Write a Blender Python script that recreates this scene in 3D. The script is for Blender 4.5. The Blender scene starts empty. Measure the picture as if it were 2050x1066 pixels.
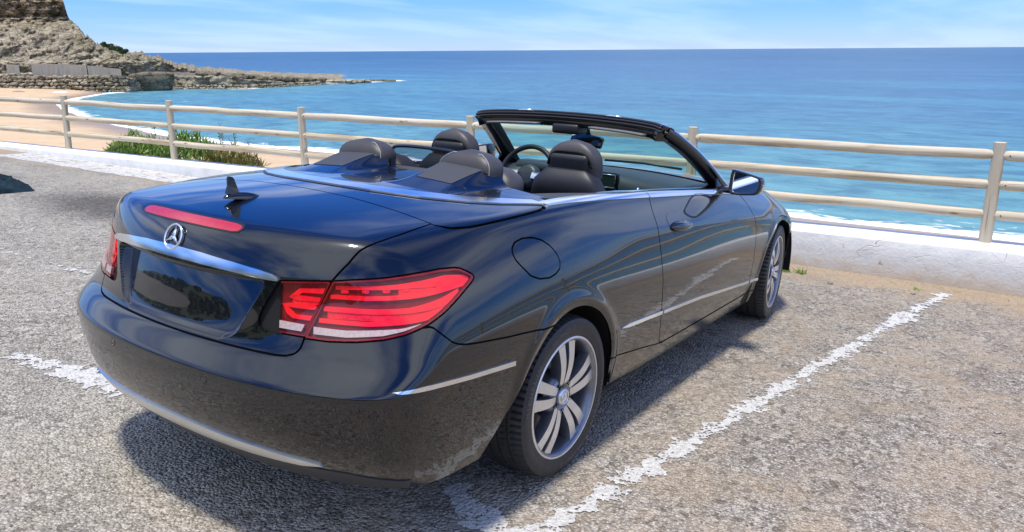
import bpy, bmesh, math, random
import numpy as np
from mathutils import Matrix, Vector

# ------------------------------------------------------------------ frame of the place
# The car park falls gently towards the sea. UP is the vertical seen in the frame of the sloping asphalt
# (x: forward along the car, y: to its left, z: square to the asphalt); TILT turns that frame into the world.
UP = np.array([-.05507, .02396, .99820]); UP /= np.linalg.norm(UP)
_x = np.cross([0, 1, 0], UP); _x /= np.linalg.norm(_x)
TILT = np.stack([_x, np.cross(UP, _x), UP])
def lot(x, y, z=0.0):
    return TILT @ np.array([x, y, z], float)

scene = bpy.context.scene
col = scene.collection

# ------------------------------------------------------------------ camera
YAW, PITCH, ROLL = .5911367, .2374366, .0457785
_f = np.array([math.cos(YAW)*math.cos(PITCH), math.sin(YAW)*math.cos(PITCH), -math.sin(PITCH)])
_r = np.cross(_f, [0, 0, 1]); _r /= np.linalg.norm(_r)
_u = np.cross(_r, _f)
_r, _u = math.cos(ROLL)*_r+math.sin(ROLL)*_u, -math.sin(ROLL)*_r+math.cos(ROLL)*_u
cam_data = bpy.data.cameras.new('camera')
cam = bpy.data.objects.new('camera', cam_data); col.objects.link(cam)
cam_data.sensor_fit = 'HORIZONTAL'; cam_data.sensor_width = 36
cam_data.lens = 1563.868/2050*36
cam_data.clip_start = .05; cam_data.clip_end = 60000
_m = np.eye(4); _m[:3, 0] = TILT @ _r; _m[:3, 1] = TILT @ _u; _m[:3, 2] = -(TILT @ _f)
CAM = lot(-2.47902, -2.26057, 1.51827); _m[:3, 3] = CAM
cam.matrix_world = Matrix(_m.tolist())
scene.camera = cam

# ------------------------------------------------------------------ sky, sun, exposure
SUN_TO = Vector((-.15, -.015, .98)).normalized()
world = bpy.data.worlds.new('World'); scene.world = world; world.use_nodes = True
wn, wl = world.node_tree.nodes, world.node_tree.links; wn.clear()
w_out = wn.new('ShaderNodeOutputWorld'); w_bg = wn.new('ShaderNodeBackground')
sky = wn.new('ShaderNodeTexSky'); sky.sky_type = 'NISHITA'; sky.sun_disc = False
sky.sun_elevation = math.asin(SUN_TO.z); sky.sun_rotation = math.atan2(SUN_TO.x, SUN_TO.y)
sky.air_density = 1.0; sky.dust_density = 0; sky.ozone_density = 8.0
w_tc = wn.new('ShaderNodeTexCoord')
w_hsv = wn.new('ShaderNodeHueSaturation'); w_hsv.inputs['Saturation'].default_value = 1.12
w_tint = wn.new('ShaderNodeMix'); w_tint.data_type = 'RGBA'; w_tint.blend_type = 'MULTIPLY'; w_tint.inputs['Factor'].default_value = 1
w_tint.inputs['B'].default_value = (.50, .63, 1.06, 1); wl.new(sky.outputs[0], w_tint.inputs['A'])
wl.new(w_tint.outputs['Result'], w_hsv.inputs['Color'])
# thin cirrus: direction flattened onto a layer overhead, stretched noise
w_sep = wn.new('ShaderNodeSeparateXYZ'); wl.new(w_tc.outputs['Generated'], w_sep.inputs[0])
w_zc = wn.new('ShaderNodeMath'); w_zc.operation = 'MAXIMUM'; w_zc.inputs[1].default_value = .0; wl.new(w_sep.outputs['Z'], w_zc.inputs[0])
w_za = wn.new('ShaderNodeMath'); w_za.operation = 'ADD'; w_za.inputs[1].default_value = .09; wl.new(w_zc.outputs[0], w_za.inputs[0])
w_cmb = wn.new('ShaderNodeCombineXYZ')
for i, ax in enumerate('XY'):
    d = wn.new('ShaderNodeMath'); d.operation = 'DIVIDE'; wl.new(w_sep.outputs[ax], d.inputs[0]); wl.new(w_za.outputs[0], d.inputs[1])
    wl.new(d.outputs[0], w_cmb.inputs[i])
w_map = wn.new('ShaderNodeMapping'); w_map.inputs['Rotation'].default_value = (0, 0, .85); w_map.inputs['Scale'].default_value = (.42, .95, 1)
w_map.inputs['Location'].default_value = (2.3, .4, 0)
wl.new(w_cmb.outputs[0], w_map.inputs['Vector'])
w_n = wn.new('ShaderNodeTexNoise'); w_n.inputs['Scale'].default_value = .8; w_n.inputs['Detail'].default_value = 10; w_n.inputs['Roughness'].default_value = .52
w_n.inputs['Distortion'].default_value = .1
wl.new(w_map.outputs[0], w_n.inputs['Vector'])
w_cr = wn.new('ShaderNodeValToRGB'); w_cr.color_ramp.elements[0].position = .40; w_cr.color_ramp.elements[1].position = .62
w_cr.color_ramp.interpolation = 'EASE'
wl.new(w_n.outputs[0], w_cr.inputs[0])
w_cm = wn.new('ShaderNodeMath'); w_cm.operation = 'MULTIPLY'; wl.new(w_cr.outputs[0], w_cm.inputs[0])
w_el = wn.new('ShaderNodeMapRange'); w_el.interpolation_type = 'SMOOTHSTEP'; wl.new(w_sep.outputs['Z'], w_el.inputs['Value'])
for _k, _v in zip(('From Min', 'From Max', 'To Min', 'To Max'), (.02, .30, .13, .92)): w_el.inputs[_k].default_value = _v
wl.new(w_el.outputs[0], w_cm.inputs[1])
w_mix = wn.new('ShaderNodeMix'); w_mix.data_type = 'RGBA'
w_mix.inputs['B'].default_value = (6.9, 7.7, 8.9, 1)
wl.new(w_cm.outputs[0], w_mix.inputs['Factor']); wl.new(w_hsv.outputs[0], w_mix.inputs['A'])
wl.new(w_mix.outputs['Result'], w_bg.inputs['Color'])
w_bg.inputs['Strength'].default_value = .125
wl.new(w_bg.outputs[0], w_out.inputs['Surface'])
sun_data = bpy.data.lights.new('sun', 'SUN'); sun_data.energy = 3.3; sun_data.angle = math.radians(6); sun_data.color = (1, .955, .87)
sun = bpy.data.objects.new('sun', sun_data); col.objects.link(sun)
sun.rotation_euler = (-SUN_TO).to_track_quat('-Z', 'Y').to_euler(); sun.location = (0, 0, 30)
scene.view_settings.view_transform = 'Standard'; scene.view_settings.look = 'None'
scene.view_settings.exposure = .55; scene.view_settings.gamma = 1; scene.view_settings.use_curve_mapping = False
scene.render.engine = 'CYCLES'; scene.cycles.use_denoising = True
scene.cycles.max_bounces = 8; scene.cycles.transparent_max_bounces = 12; scene.cycles.glossy_bounces = 5
scene.cycles.caustics_reflective = False; scene.cycles.caustics_refractive = False

# ------------------------------------------------------------------ helpers
rng = np.random.default_rng(7)
def tag(o, label=None, cat=None, group=None, kind=None):
    for k, v in (('label', label), ('category', cat), ('group', group), ('kind', kind)):
        if v: o[k] = v
    return o
def empty(name, matrix=None):
    o = bpy.data.objects.new(name, None); o.empty_display_size = .1; col.objects.link(o)
    if matrix is not None: o.matrix_world = matrix
    return o
def mk(name, V, F, mat, parent=None, smooth=True, normals=None):
    me = bpy.data.meshes.new(name)
    me.from_pydata([tuple(map(float, v)) for v in V] if not isinstance(V, np.ndarray) else V.tolist(), [], F.tolist() if isinstance(F, np.ndarray) else F)
    me.validate()
    if smooth and len(me.polygons): me.polygons.foreach_set('use_smooth', [True]*len(me.polygons))
    if normals is not None and len(normals) == len(me.vertices):
        me.normals_split_custom_set_from_vertices(normals.tolist())
    if mat is not None: me.materials.append(mat)
    me.update()
    o = bpy.data.objects.new(name, me); col.objects.link(o)
    if parent is not None: o.parent = parent
    return o
def bm_obj(name, bm, mat, parent=None, smooth=False, angle=None):
    me = bpy.data.meshes.new(name); bm.normal_update(); bm.to_mesh(me); bm.free()
    if smooth: me.polygons.foreach_set('use_smooth', [True]*len(me.polygons))
    if smooth and angle: me.set_sharp_from_angle(angle=math.radians(angle))
    me.materials.append(mat)
    o = bpy.data.objects.new(name, me); col.objects.link(o)
    if parent is not None: o.parent = parent
    return o
def box_bm(bm, lo, hi, bevel=0, seg=2, mat4=None):
    r = bmesh.ops.create_cube(bm, size=1)
    vs = r['verts']
    for v in vs:
        v.co = Vector([lo[i]+(v.co[i]+.5)*(hi[i]-lo[i]) for i in range(3)])
    if bevel:
        es = list({e for v in vs for e in v.link_edges})
        rb = bmesh.ops.bevel(bm, geom=es, offset=bevel, segments=seg, affect='EDGES', profile=.5)
        vs = list({v for f in rb['faces'] for v in f.verts} | {v for v in vs if v.is_valid})
    if mat4 is not None: bmesh.ops.transform(bm, matrix=mat4, verts=vs)
    return vs
def tube(path, rad, n=10, cap=True, closed=False, up=None):
    """tube along a 3-D path; rad a number or one per point; returns V, F"""
    P = np.array(path, float); m = len(P)
    R = np.full(m, rad) if np.isscalar(rad) else np.array(rad, float)
    T = np.gradient(P, axis=0) if not closed else np.roll(P, -1, 0)-np.roll(P, 1, 0)
    T /= np.linalg.norm(T, axis=1, keepdims=True)
    a = np.array([0, 0, 1.]) if up is None else np.array(up, float)
    if abs(T[0] @ a) > .95: a = np.array([1., 0, 0])
    V = []
    for i in range(m):
        s = np.cross(T[i], a); s /= np.linalg.norm(s); t = np.cross(s, T[i]); a = t
        for k in range(n):
            q = 2*math.pi*k/n; V.append(P[i]+R[i]*(math.cos(q)*s+math.sin(q)*t))
    F = []
    for i in range(m if closed else m-1):
        j = (i+1) % m
        for k in range(n):
            F.append((i*n+k, i*n+(k+1) % n, j*n+(k+1) % n, j*n+k))
    if cap and not closed:
        F.append(tuple(range(n-1, -1, -1))); F.append(tuple(range((m-1)*n, m*n)))
    return V, F
def join(*parts):
    V, F = [], []
    for v, f in parts:
        o = len(V); V.extend([tuple(p) for p in v]); F.extend([tuple(i+o for i in q) for q in f])
    return V, F
def lathe(profile, n=64, axis='y', arc=(0, 2*math.pi)):
    """profile: (axial, radius) pairs; about the y axis; returns V, F"""
    full = abs(arc[1]-arc[0]-2*math.pi) < 1e-6
    m = n if full else n+1
    V = []
    for i in range(m):
        a = arc[0]+(arc[1]-arc[0])*i/n
        for (h, r) in profile: V.append((r*math.cos(a), h, r*math.sin(a)))
    k = len(profile); F = []
    for i in range(n):
        j = (i+1) % m
        for q in range(k-1): F.append((i*k+q, i*k+q+1, j*k+q+1, j*k+q))
    return V, F
def catmull(pts, n=8, closed=False):
    P = [np.array(p, float) for p in pts]; out = []
    m = len(P)
    for i in range(m if closed else m-1):
        g = (lambda k: P[k % m]) if closed else (lambda k: P[min(max(k, 0), m-1)])
        p0, p1, p2, p3 = g(i-1), g(i), g(i+1), g(i+2)
        for k in range(n):
            t = k/n
            out.append(.5*((2*p1)+(-p0+p2)*t+(2*p0-5*p1+4*p2-p3)*t*t+(-p0+3*p1-3*p2+p3)*t**3))
    if not closed: out.append(P[-1])
    return np.array(out)

# ------------------------------------------------------------------ materials
class NT:
    def __init__(s, name):
        s.m = bpy.data.materials.new(name); s.m.use_nodes = True
        s.n = s.m.node_tree.nodes; s.l = s.m.node_tree.links
        s.b = s.n['Principled BSDF']; s.out = s.n['Material Output']
    def add(s, t, **kw):
        nd = s.n.new('ShaderNode'+t)
        for k, v in kw.items():
            if k.startswith('_'): setattr(nd, k[1:], v)
            else:
                i = int(k[1:]) if k[0] == 'i' and k[1:].isdigit() else k
                if hasattr(v, 'is_linked'): s.l.new(v, nd.inputs[i])
                else: nd.inputs[i].default_value = v
        return nd
    def noise(s, vec, scale, detail=4, rough=.55, dist=0, **kw):
        nd = s.add('TexNoise', Scale=scale, Detail=detail, Roughness=rough, Distortion=dist, **kw)
        if vec is not None: s.l.new(vec, nd.inputs['Vector'])
        return nd.outputs[0]
    def ramp(s, fac, stops, interp='LINEAR'):
        nd = s.add('ValToRGB'); cr = nd.color_ramp; cr.interpolation = interp
        while len(cr.elements) > 1: cr.elements.remove(cr.elements[0])
        cr.elements[0].position, cr.elements[0].color = stops[0][0], rgba(stops[0][1])
        for p, c in stops[1:]:
            e = cr.elements.new(p); e.color = rgba(c)
        s.l.new(fac, nd.inputs[0]); return nd.outputs[0]
    def mix(s, fac, a, b, mode='MIX'):
        nd = s.add('Mix', _data_type='RGBA', _blend_type=mode)
        for k, v in (('Factor', fac), ('A', a), ('B', b)):
            if hasattr(v, 'is_linked'): s.l.new(v, nd.inputs[k])
            elif k == 'Factor': nd.inputs[k].default_value = v
            else: nd.inputs[k].default_value = rgba(v)
        return nd.outputs['Result']
    def math(s, op, a, b=None, c=None, clamp=False):
        nd = s.add('Math', _operation=op, _use_clamp=clamp)
        for i, v in enumerate((a, b, c)):
            if v is None: continue
            if hasattr(v, 'is_linked'): s.l.new(v, nd.inputs[i])
            else: nd.inputs[i].default_value = v
        return nd.outputs[0]
    def bump(s, h, strength=.3, dist=.01):
        nd = s.add('Bump', Strength=strength, Distance=dist, Height=h); s.l.new(nd.outputs[0], s.b.inputs['Normal']); return nd
    def obj(s): return s.add('TexCoord').outputs['Object']
    def pos(s): return s.add('NewGeometry').outputs['Position']
    def set(s, **kw):
        for k, v in kw.items():
            k = k.replace('_', ' ')
            if hasattr(v, 'is_linked'): s.l.new(v, s.b.inputs[k])
            else: s.b.inputs[k].default_value = rgba(v) if isinstance(v, tuple) and len(v) == 3 and 'Color' in k or k == 'Coat Tint' else v
        return s
def rgba(c): return (c, c, c, 1) if isinstance(c, (int, float)) else (tuple(c)+(1,) if len(c) == 3 else tuple(c))
def plain(name, c, rough=.5, metal=0, noise=0, scale=40, bump=0, **kw):
    t = NT(name); t.set(Roughness=rough, Metallic=metal, **kw)
    if noise:
        f = t.noise(t.obj(), scale, 5)
        a = tuple(v*(1-noise) for v in c); b = tuple(min(1, v*(1+noise)) for v in c)
        t.set(Base_Color=t.ramp(f, [(.3, a), (.7, b)]))
        if bump: t.bump(f, bump, .002)
    else: t.set(Base_Color=c)
    return t.m
# ------------------------------------------------------------------ numbers of the place
from mathutils import noise as mn
SEA_Z = -8.4
def wall_x(y): return 5.10-.094*y                  # line of the fence posts
def wall_top(y): return .0082*(y+1.92)-.02
SHORE = [(45, -900), (45, -150), (45.5, -40), (45.8, 1), (45.9, 10.1), (48.5, 30), (52.0, 50), (52.8, 60), (52.2, 77.5), (54, 89.3), (59.8, 115.1), (66, 135), (72.1, 151.9), (80.2, 169.9), (92, 186), (106, 199.3), (114, 203), (131, 208), (142, 187)]
FOOT_U = [-300, 0, 270, 345, 500, 640, 740, 800]
FOOT = [(58, 262), (96.7, 233.5), (114.5, 200.5), (130, 206), (141.8, 188.5), (170, 189), (190, 190.5), (206, 190.5)]
def poly_dist(X, Y, pts):
    d = np.full(X.shape, 1e9); P = np.array(pts, float)
    for (x0, y0), (x1, y1) in zip(P[:-1], P[1:]):
        ex, ey = x1-x0, y1-y0; t = np.clip(((X-x0)*ex+(Y-y0)*ey)/(ex*ex+ey*ey), 0, 1)
        d = np.minimum(d, np.hypot(X-x0-ex*t, Y-y0-ey*t))
    return d
def shore_x(Y):
    P = sorted([(y, x) for x, y in SHORE[:16]]); return np.interp(Y, [p[0] for p in P], [p[1] for p in P])

# ------------------------------------------------------------------ asphalt of the car park
def asphalt_mat():
    t = NT('worn_asphalt'); p = t.pos()
    big = t.noise(p, .55, 5, .6); mid = t.noise(p, 3.2, 6, .62); fine = t.noise(p, 30, 5, .65); grit = t.noise(p, 150, 3, .6)
    wp = t.mix(.012, p, t.add('TexNoise', Scale=40.0, Detail=2.0, Vector=p).outputs['Color'])
    v = t.add('TexVoronoi', Scale=78.0, Vector=wp, Randomness=1.0); chips = t.add('SeparateColor', Color=v.outputs['Color']).outputs[0]; cell = v.outputs['Distance']
    v2 = t.add('TexVoronoi', Scale=36.0, Vector=wp, Randomness=1.0); chips2 = t.add('SeparateColor', Color=v2.outputs['Color']).outputs[0]
    binder = t.ramp(t.math('ADD', t.math('MULTIPLY', fine, .5), t.math('MULTIPLY', mid, .5)), [(.36, (.14, .130, .118)), (.50, (.27, .256, .236)), (.62, (.38, .362, .336))])
    stone = t.ramp(chips, [(.0, (.055, .050, .045)), (.18, (.14, .128, .115)), (.36, (.34, .32, .29)), (.60, (.50, .478, .445)), (.82, (.64, .615, .58)), (1.0, (.74, .72, .685))])
    c = t.mix(t.ramp(cell, [(.30, .92), (.62, .15)]), binder, stone)
    c = t.mix(t.ramp(chips2, [(.86, 0.), (.92, .75)]), c, (.60, .575, .535))
    c = t.mix(t.ramp(chips2, [(.05, .75), (.12, 0.)]), c, (.05, .044, .040))
    worn = t.noise(p, 1.5, 7, .7); c = t.mix(t.ramp(worn, [(.50, 0.), (.66, .45)]), c, (.15, .130, .112))
    # paler, cleaner wear on the left of the bay; brown dust and sand on the right and along the wall
    sx = t.add('SeparateXYZ', Vector=p)
    right = t.ramp(t.math('MULTIPLY_ADD', sx.outputs['Y'], -.22, .38), [(0, 0.), (1, 1.)], 'EASE')
    sandf = t.math('MULTIPLY', t.ramp(mid, [(.42, 0.), (.60, 1.)]), t.ramp(big, [(.34, .12), (.60, 1.)]))
    c = t.mix(t.math('MULTIPLY', sandf, t.math('MULTIPLY_ADD', right, .62, .12)), c, (.46, .36, .25))
    c = t.mix(t.math('MULTIPLY', right, .22), c, (.44, .36, .30), 'MIX')
    pale_wear = t.ramp(t.noise(p, .9, 4, .6), [(.35, 0.), (.7, 1.)])
    c = t.mix(t.math('MULTIPLY', t.math('SUBTRACT', 1.0, right), t.math('MULTIPLY_ADD', pale_wear, .34, .12)), c, (.58, .565, .50))
    # sand drifted against the wall
    dw = t.math('SUBTRACT', t.math('MULTIPLY_ADD', sx.outputs['Y'], -.094, 4.80), sx.outputs['X'])
    drift = t.math('ADD', t.math('MULTIPLY', dw, -1.15), t.math('MULTIPLY_ADD', mid, 1.5, .30))
    c = t.mix(t.math('MULTIPLY', t.ramp(drift, [(.0, 0.), (.65, 1.)]), t.math('MULTIPLY_ADD', fine, .7, .35)), c, (.50, .385, .27))
    # shadow of an absent car painted dark into the asphalt beyond the boot
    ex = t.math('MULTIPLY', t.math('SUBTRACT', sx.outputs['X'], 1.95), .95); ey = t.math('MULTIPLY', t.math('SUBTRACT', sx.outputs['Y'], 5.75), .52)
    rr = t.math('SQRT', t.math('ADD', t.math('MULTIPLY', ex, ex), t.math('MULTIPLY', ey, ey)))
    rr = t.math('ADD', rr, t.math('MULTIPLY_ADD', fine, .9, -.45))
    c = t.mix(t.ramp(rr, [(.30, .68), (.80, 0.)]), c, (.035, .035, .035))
    c = t.mix(1.0, c, (1.05, 1.01, .945), 'MULTIPLY')
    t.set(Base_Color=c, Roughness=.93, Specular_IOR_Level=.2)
    h = t.math('ADD', t.math('MULTIPLY', cell, -1.1), t.math('ADD', t.math('MULTIPLY', chips, .7), t.math('ADD', t.math('MULTIPLY', fine, .8), t.math('MULTIPLY', grit, .3))))
    t.bump(h, 1.0, .018)
    return t.m
V, F = [], []; ys = np.linspace(-45, 45, 91); us = np.concatenate([np.linspace(0, .85, 30), np.linspace(.86, 1, 24)])
for y in ys:
    x1 = 5.15-.117*y
    for u in us:
        x = -45+(x1+45)*u; d = (4.80-.117*y)-x
        z = .010*mn.noise((x*.5, y*.5, 0))-.055*math.exp(-(max(d, 0)/.9)**2)
        V.append(lot(x, y, z))
k = len(us)
for i in range(len(ys)-1):
    for j in range(k-1): F.append((i*k+j, i*k+j+1, (i+1)*k+j+1, (i+1)*k+j))
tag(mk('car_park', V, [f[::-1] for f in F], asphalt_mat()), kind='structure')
def lot_z(x, y):
    d = (4.80-.117*y)-x
    return .010*mn.noise((x*.5, y*.5, 0))-.055*math.exp(-(max(d, 0)/.9)**2)

# painted bay lines, worn through to the asphalt
def line_mat():
    t = NT('worn_white_paint'); p = t.pos()
    f = t.noise(p, 60, 6, .7); wp = t.mix(.012, p, t.add('TexNoise', Scale=40.0, Detail=2.0, Vector=p).outputs['Color'])
    v = t.add('TexVoronoi', Scale=78.0, Vector=wp, Randomness=1.0); chips = t.add('SeparateColor', Color=v.outputs['Color']).outputs[0]
    t.set(Base_Color=t.ramp(f, [(.34, (.36, .34, .31)), (.48, (.56, .545, .515)), (.70, (.68, .665, .64))]), Roughness=.85, Specular_IOR_Level=.2)
    wear = t.math('ADD', t.math('MULTIPLY', chips, .55), t.math('ADD', t.math('MULTIPLY', t.noise(p, 9, 6, .7), 1.5), t.math('MULTIPLY', t.noise(p, 110, 2), .5)))
    t.set(Alpha=t.ramp(wear, [(.98, 0.), (1.16, 1.)]))
    t.bump(t.math('ADD', t.math('MULTIPLY', v.outputs['Distance'], -1.0), f), .8, .012); return t.m
LINE = line_mat()
def bay_line(p0, p1, width, thr, seed, res=.0075, wob=.012):
    p0, p1 = np.array(p0, float), np.array(p1, float); L = np.linalg.norm(p1-p0); d = (p1-p0)/L; n = np.array([-d[1], d[0]])
    na, nb = int(L/res)+1, int((width+.08)/res)+1
    A, B = np.meshgrid(np.arange(na)*res, (np.arange(nb)-nb/2)*res, indexing='ij'); val = np.zeros(A.shape)
    for i in range(na):
        a = A[i, 0]; hw = width/2*(1+.12*mn.noise((a*3, seed, 0))); off = wob*mn.noise((a*.8, seed+9, 1)); wear = mn.noise((a*1.3, seed, 5))*.55+mn.noise((a*3.7, seed, 8))*.30
        for j in range(nb):
            b = B[i, j]; q = p0+d*a+n*b
            e = (hw-abs(b-off))/.05
            val[i, j] = min(e, 1.2)*.5+.55*mn.fractal(Vector((q[0]*13, q[1]*13, seed)), .55, 2.1, 5)+.25*mn.noise((q[0]*70, q[1]*70, seed))+wear-thr
    V, F, idx = [], [], {}
    def vid(i, j):
        if (i, j) not in idx:
            q = p0+d*A[i, j]+n*B[i, j]; idx[(i, j)] = len(V); V.append(lot(q[0], q[1], lot_z(q[0], q[1])+.004))
        return idx[(i, j)]
    for i in range(na-1):
        for j in range(nb-1):
            c = [(i, j), (i+1, j), (i+1, j+1), (i, j+1)]; s = [val[q] > 0 for q in c]
            if all(s): F.append(tuple(vid(*q) for q in c))
            elif sum(s) == 3: F.append(tuple(vid(*q) for q, o in zip(c, s) if o))
    return V, F
for p0, p1, w_, thr, sd, lab in (((-.75, -.985), (4.62, -1.775), .125, .20, 1, 'worn white bay line running beside the car towards the wall'),
                                 ((-.36, -.60), (-.52, -.98), .15, .20, 8, 'short broken white line fragment near the rear wheel'),
                                 ((-.60, 1.05), (-.76, 2.05), .17, .30, 4, 'faded white line end left of the rear bumper'),
                                 ((.38, 2.75), (.24, 4.6), .09, .35, 6, 'thin faint white line left of the car boot'),
                                 ((4.02, 5.2), (3.45, 11.5), .75, .20, 11, 'ragged patch of whitewash on the ground along the wall')):
    V, F = bay_line(p0, p1, w_, thr, sd)
    o = mk('painted_line', V, [f if True else f for f in F], LINE, smooth=False)
    tag(o, kind='structure', label=lab)
# loose grit
def small_stones(n, area, smin, smax, seed):
    r = np.random.default_rng(seed); t = (1+5**.5)/2
    I = np.array([(-1, t, 0), (1, t, 0), (-1, -t, 0), (1, -t, 0), (0, -1, t), (0, 1, t), (0, -1, -t), (0, 1, -t), (t, 0, -1), (t, 0, 1), (-t, 0, -1), (-t, 0, 1)])/1.9
    IF = [(0, 11, 5), (0, 5, 1), (0, 1, 7), (0, 7, 10), (0, 10, 11), (1, 5, 9), (5, 11, 4), (11, 10, 2), (10, 7, 6), (7, 1, 8), (3, 9, 4), (3, 4, 2), (3, 2, 6), (3, 6, 8), (3, 8, 9), (4, 9, 5), (2, 4, 11), (6, 2, 10), (8, 6, 7), (9, 8, 1)]
    V, F = [], []
    for i in range(n):
        x, y = r.uniform(*area[0]), r.uniform(*area[1])
        if x > 4.70-.117*y: continue
        s = smin*(smax/smin)**(r.random()**2.6); k = r.uniform(.6, 1.3, (12, 3))*[1, 1, .6]*s
        a = r.uniform(0, 6.3); ca, sa = math.cos(a), math.sin(a); o = len(V); zz = lot_z(x, y)
        for q in I*k: V.append(lot(x+q[0]*ca-q[1]*sa, y+q[0]*sa+q[1]*ca, zz+q[2]+s*.25))
        F += [tuple(j+o for j in f) for f in IF]
    return V, F
GRIT = plain('grit_stone', (.22, .20, .185), .9, noise=.7, scale=9)
tag(mk('loose_grit', *small_stones(4200, ((-2.0, 4.9), (-4.0, 3.2)), .0022, .0085, 3), GRIT, smooth=False), 'loose grit and small stones scattered over the asphalt', 'gravel', kind='stuff')
for i, (x, y, s) in enumerate(((1.30, -1.24, .016), (3.05, -1.72, .017), (1.62, -2.28, .018), (4.20, -.95, .028), (4.36, -1.55, .022), (.42, -1.62, .013))):
    V, F = small_stones(1, ((x, x+1e-4), (y, y+1e-4)), s, s*1.001, 40+i)
    lab = ['small stone on the bay line nearest the rear wheel', 'small stone by the far end of the bay line', 'dark pebble alone on the open asphalt at right', 'pebble at the foot of the white wall nearer the front wheel', 'pebble at the foot of the white wall beside the line end', 'pebble on the near asphalt right of the line']
    tag(mk('pebble', V, F, GRIT, smooth=False), lab[i], 'pebble', 'pebbles on the asphalt')

# ------------------------------------------------------------------ white retaining wall
def wall_mat():
    t = NT('whitewashed_wall'); p = t.pos(); sx = t.add('SeparateXYZ', Vector=p)
    f = t.noise(p, 7, 7, .65); g = t.noise(p, 40, 5, .6); b = t.noise(p, 1.3, 4)
    c = t.ramp(f, [(.25, (.58, .59, .585)), (.5, (.69, .695, .69)), (.8, (.76, .76, .755))])
    mp = t.add('Mapping', Vector=p, Scale=(1, 1.0, 5.5)); cr = t.add('TexVoronoi', _feature='DISTANCE_TO_EDGE', Scale=2.6, Vector=t.mix(.18, mp.outputs[0], t.add('TexNoise', Scale=5.0, Vector=p).outputs['Color'])).outputs['Distance']
    crack = t.math('MULTIPLY', t.ramp(cr, [(.0, 1.), (.009, 0.)]), t.ramp(t.noise(p, 2.3, 4), [(.54, 0.), (.60, 1.)]))
    c = t.mix(t.math('MULTIPLY', crack, .65), c, (.22, .20, .17))
    base = t.math('MULTIPLY_ADD', sx.outputs['Z'], -5.0, -1.0)
    dirt = t.math('MULTIPLY', t.ramp(t.math('ADD', base, t.math('MULTIPLY_ADD', f, 1.6, -.55)), [(.25, 0.), (1.0, 1.)]), .75)
    c = t.mix(dirt, c, (.50, .40, .29))
    c = t.mix(t.ramp(g, [(.66, 0.), (.74, .5)]), c, (.45, .42, .37))
    t.set(Base_Color=c, Roughness=.9, Specular_IOR_Level=.2)
    t.bump(t.math('SUBTRACT', t.math('ADD', t.math('MULTIPLY', f, .7), t.math('MULTIPLY', g, .35)), t.math('MULTIPLY', crack, .8)), .5, .02)
    return t.m
V, F = [], []; ys = np.arange(-34, 42.1, .16)
for y in ys:
    xw, zt = wall_x(y), wall_top(y)
    r = lambda k: .007*mn.noise((y*.7, k*.2, 3))+.0035*mn.noise((y*6, k, 7))
    prof = [(-.315, -1.6), (-.312, -.45), (-.308, -.30), (-.304, -.15), (-.300, -.016), (-.294, -.004), (-.280, .002), (-.15, .004), (.0, .005), (.09, .003), (.115, -.012), (.12, -.3), (.12, -2.0)]
    for k, (dx, dz) in enumerate(prof): V.append((xw+dx+r(k*.7), y, zt+dz+.5*r(k*.7+20)))
k = 13
for i in range(len(ys)-1):
    for j in range(k-1): F.append((i*k+j, i*k+j+1, (i+1)*k+j+1, (i+1)*k+j))
tag(mk('retaining_wall', V, [f[::-1] for f in F], wall_mat()), 'low whitewashed cracked wall along the edge of the car park', 'wall')

# ------------------------------------------------------------------ round-pole timber fence
def wood_mat():
    t = NT('weathered_pine'); o = t.obj(); oi = t.add('ObjectInfo').outputs['Random']
    mp = t.add('Mapping', Vector=o, Scale=(14, 14, .8)); off = t.add('CombineXYZ', X=oi, Y=oi, Z=oi)
    sc = t.add('VectorMath', _operation='SCALE'); t.l.new(off.outputs[0], sc.inputs[0]); sc.inputs['Scale'].default_value = 57.0
    ad = t.add('VectorMath', _operation='ADD'); t.l.new(mp.outputs[0], ad.inputs[0]); t.l.new(sc.outputs[0], ad.inputs[1])
    g = t.noise(ad.outputs[0], 1.2, 6, .62, .8); blot = t.noise(ad.outputs[0], .35, 4)
    c = t.ramp(g, [(.32, (.24, .175, .10)), (.45, (.49, .41, .285)), (.68, (.63, .565, .445))])
    c = t.mix(t.ramp(blot, [(.42, 0.), (.66, .6)]), c, (.55, .51, .43))
    mp2 = t.add('Mapping', Vector=o, Scale=(9, 9, 2.6)); ad2 = t.add('VectorMath', _operation='ADD'); t.l.new(mp2.outputs[0], ad2.inputs[0]); t.l.new(sc.outputs[0], ad2.inputs[1])
    kv = t.add('TexVoronoi', Scale=1.0, Vector=ad2.outputs[0], Randomness=1.0); kn = t.ramp(kv.outputs['Distance'], [(.05, 1.), (.13, 0.)])
    c = t.mix(t.math('MULTIPLY', kn, .75), c, (.10, .065, .04))
    mp3 = t.add('Mapping', Vector=o, Scale=(60, 60, 1.1)); ad3 = t.add('VectorMath', _operation='ADD'); t.l.new(mp3.outputs[0], ad3.inputs[0]); t.l.new(sc.outputs[0], ad3.inputs[1])
    split = t.ramp(t.noise(ad3.outputs[0], 1.0, 3, .5), [(.66, 0.), (.72, 1.)])
    c = t.mix(t.math('MULTIPLY', split, .55), c, (.16, .12, .08))
    t.set(Base_Color=c, Roughness=.82, Specular_IOR_Level=.25); t.bump(t.math('SUBTRACT', g, t.math('MULTIPLY', split, .6)), .5, .012)
    return t.m
WOOD = wood_mat()
fence = empty('timber_fence', Matrix.Translation((wall_x(3), 3, wall_top(3))))
tag(fence, 'three-rail fence of round pale timber poles standing on the white wall', 'fence')
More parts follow.
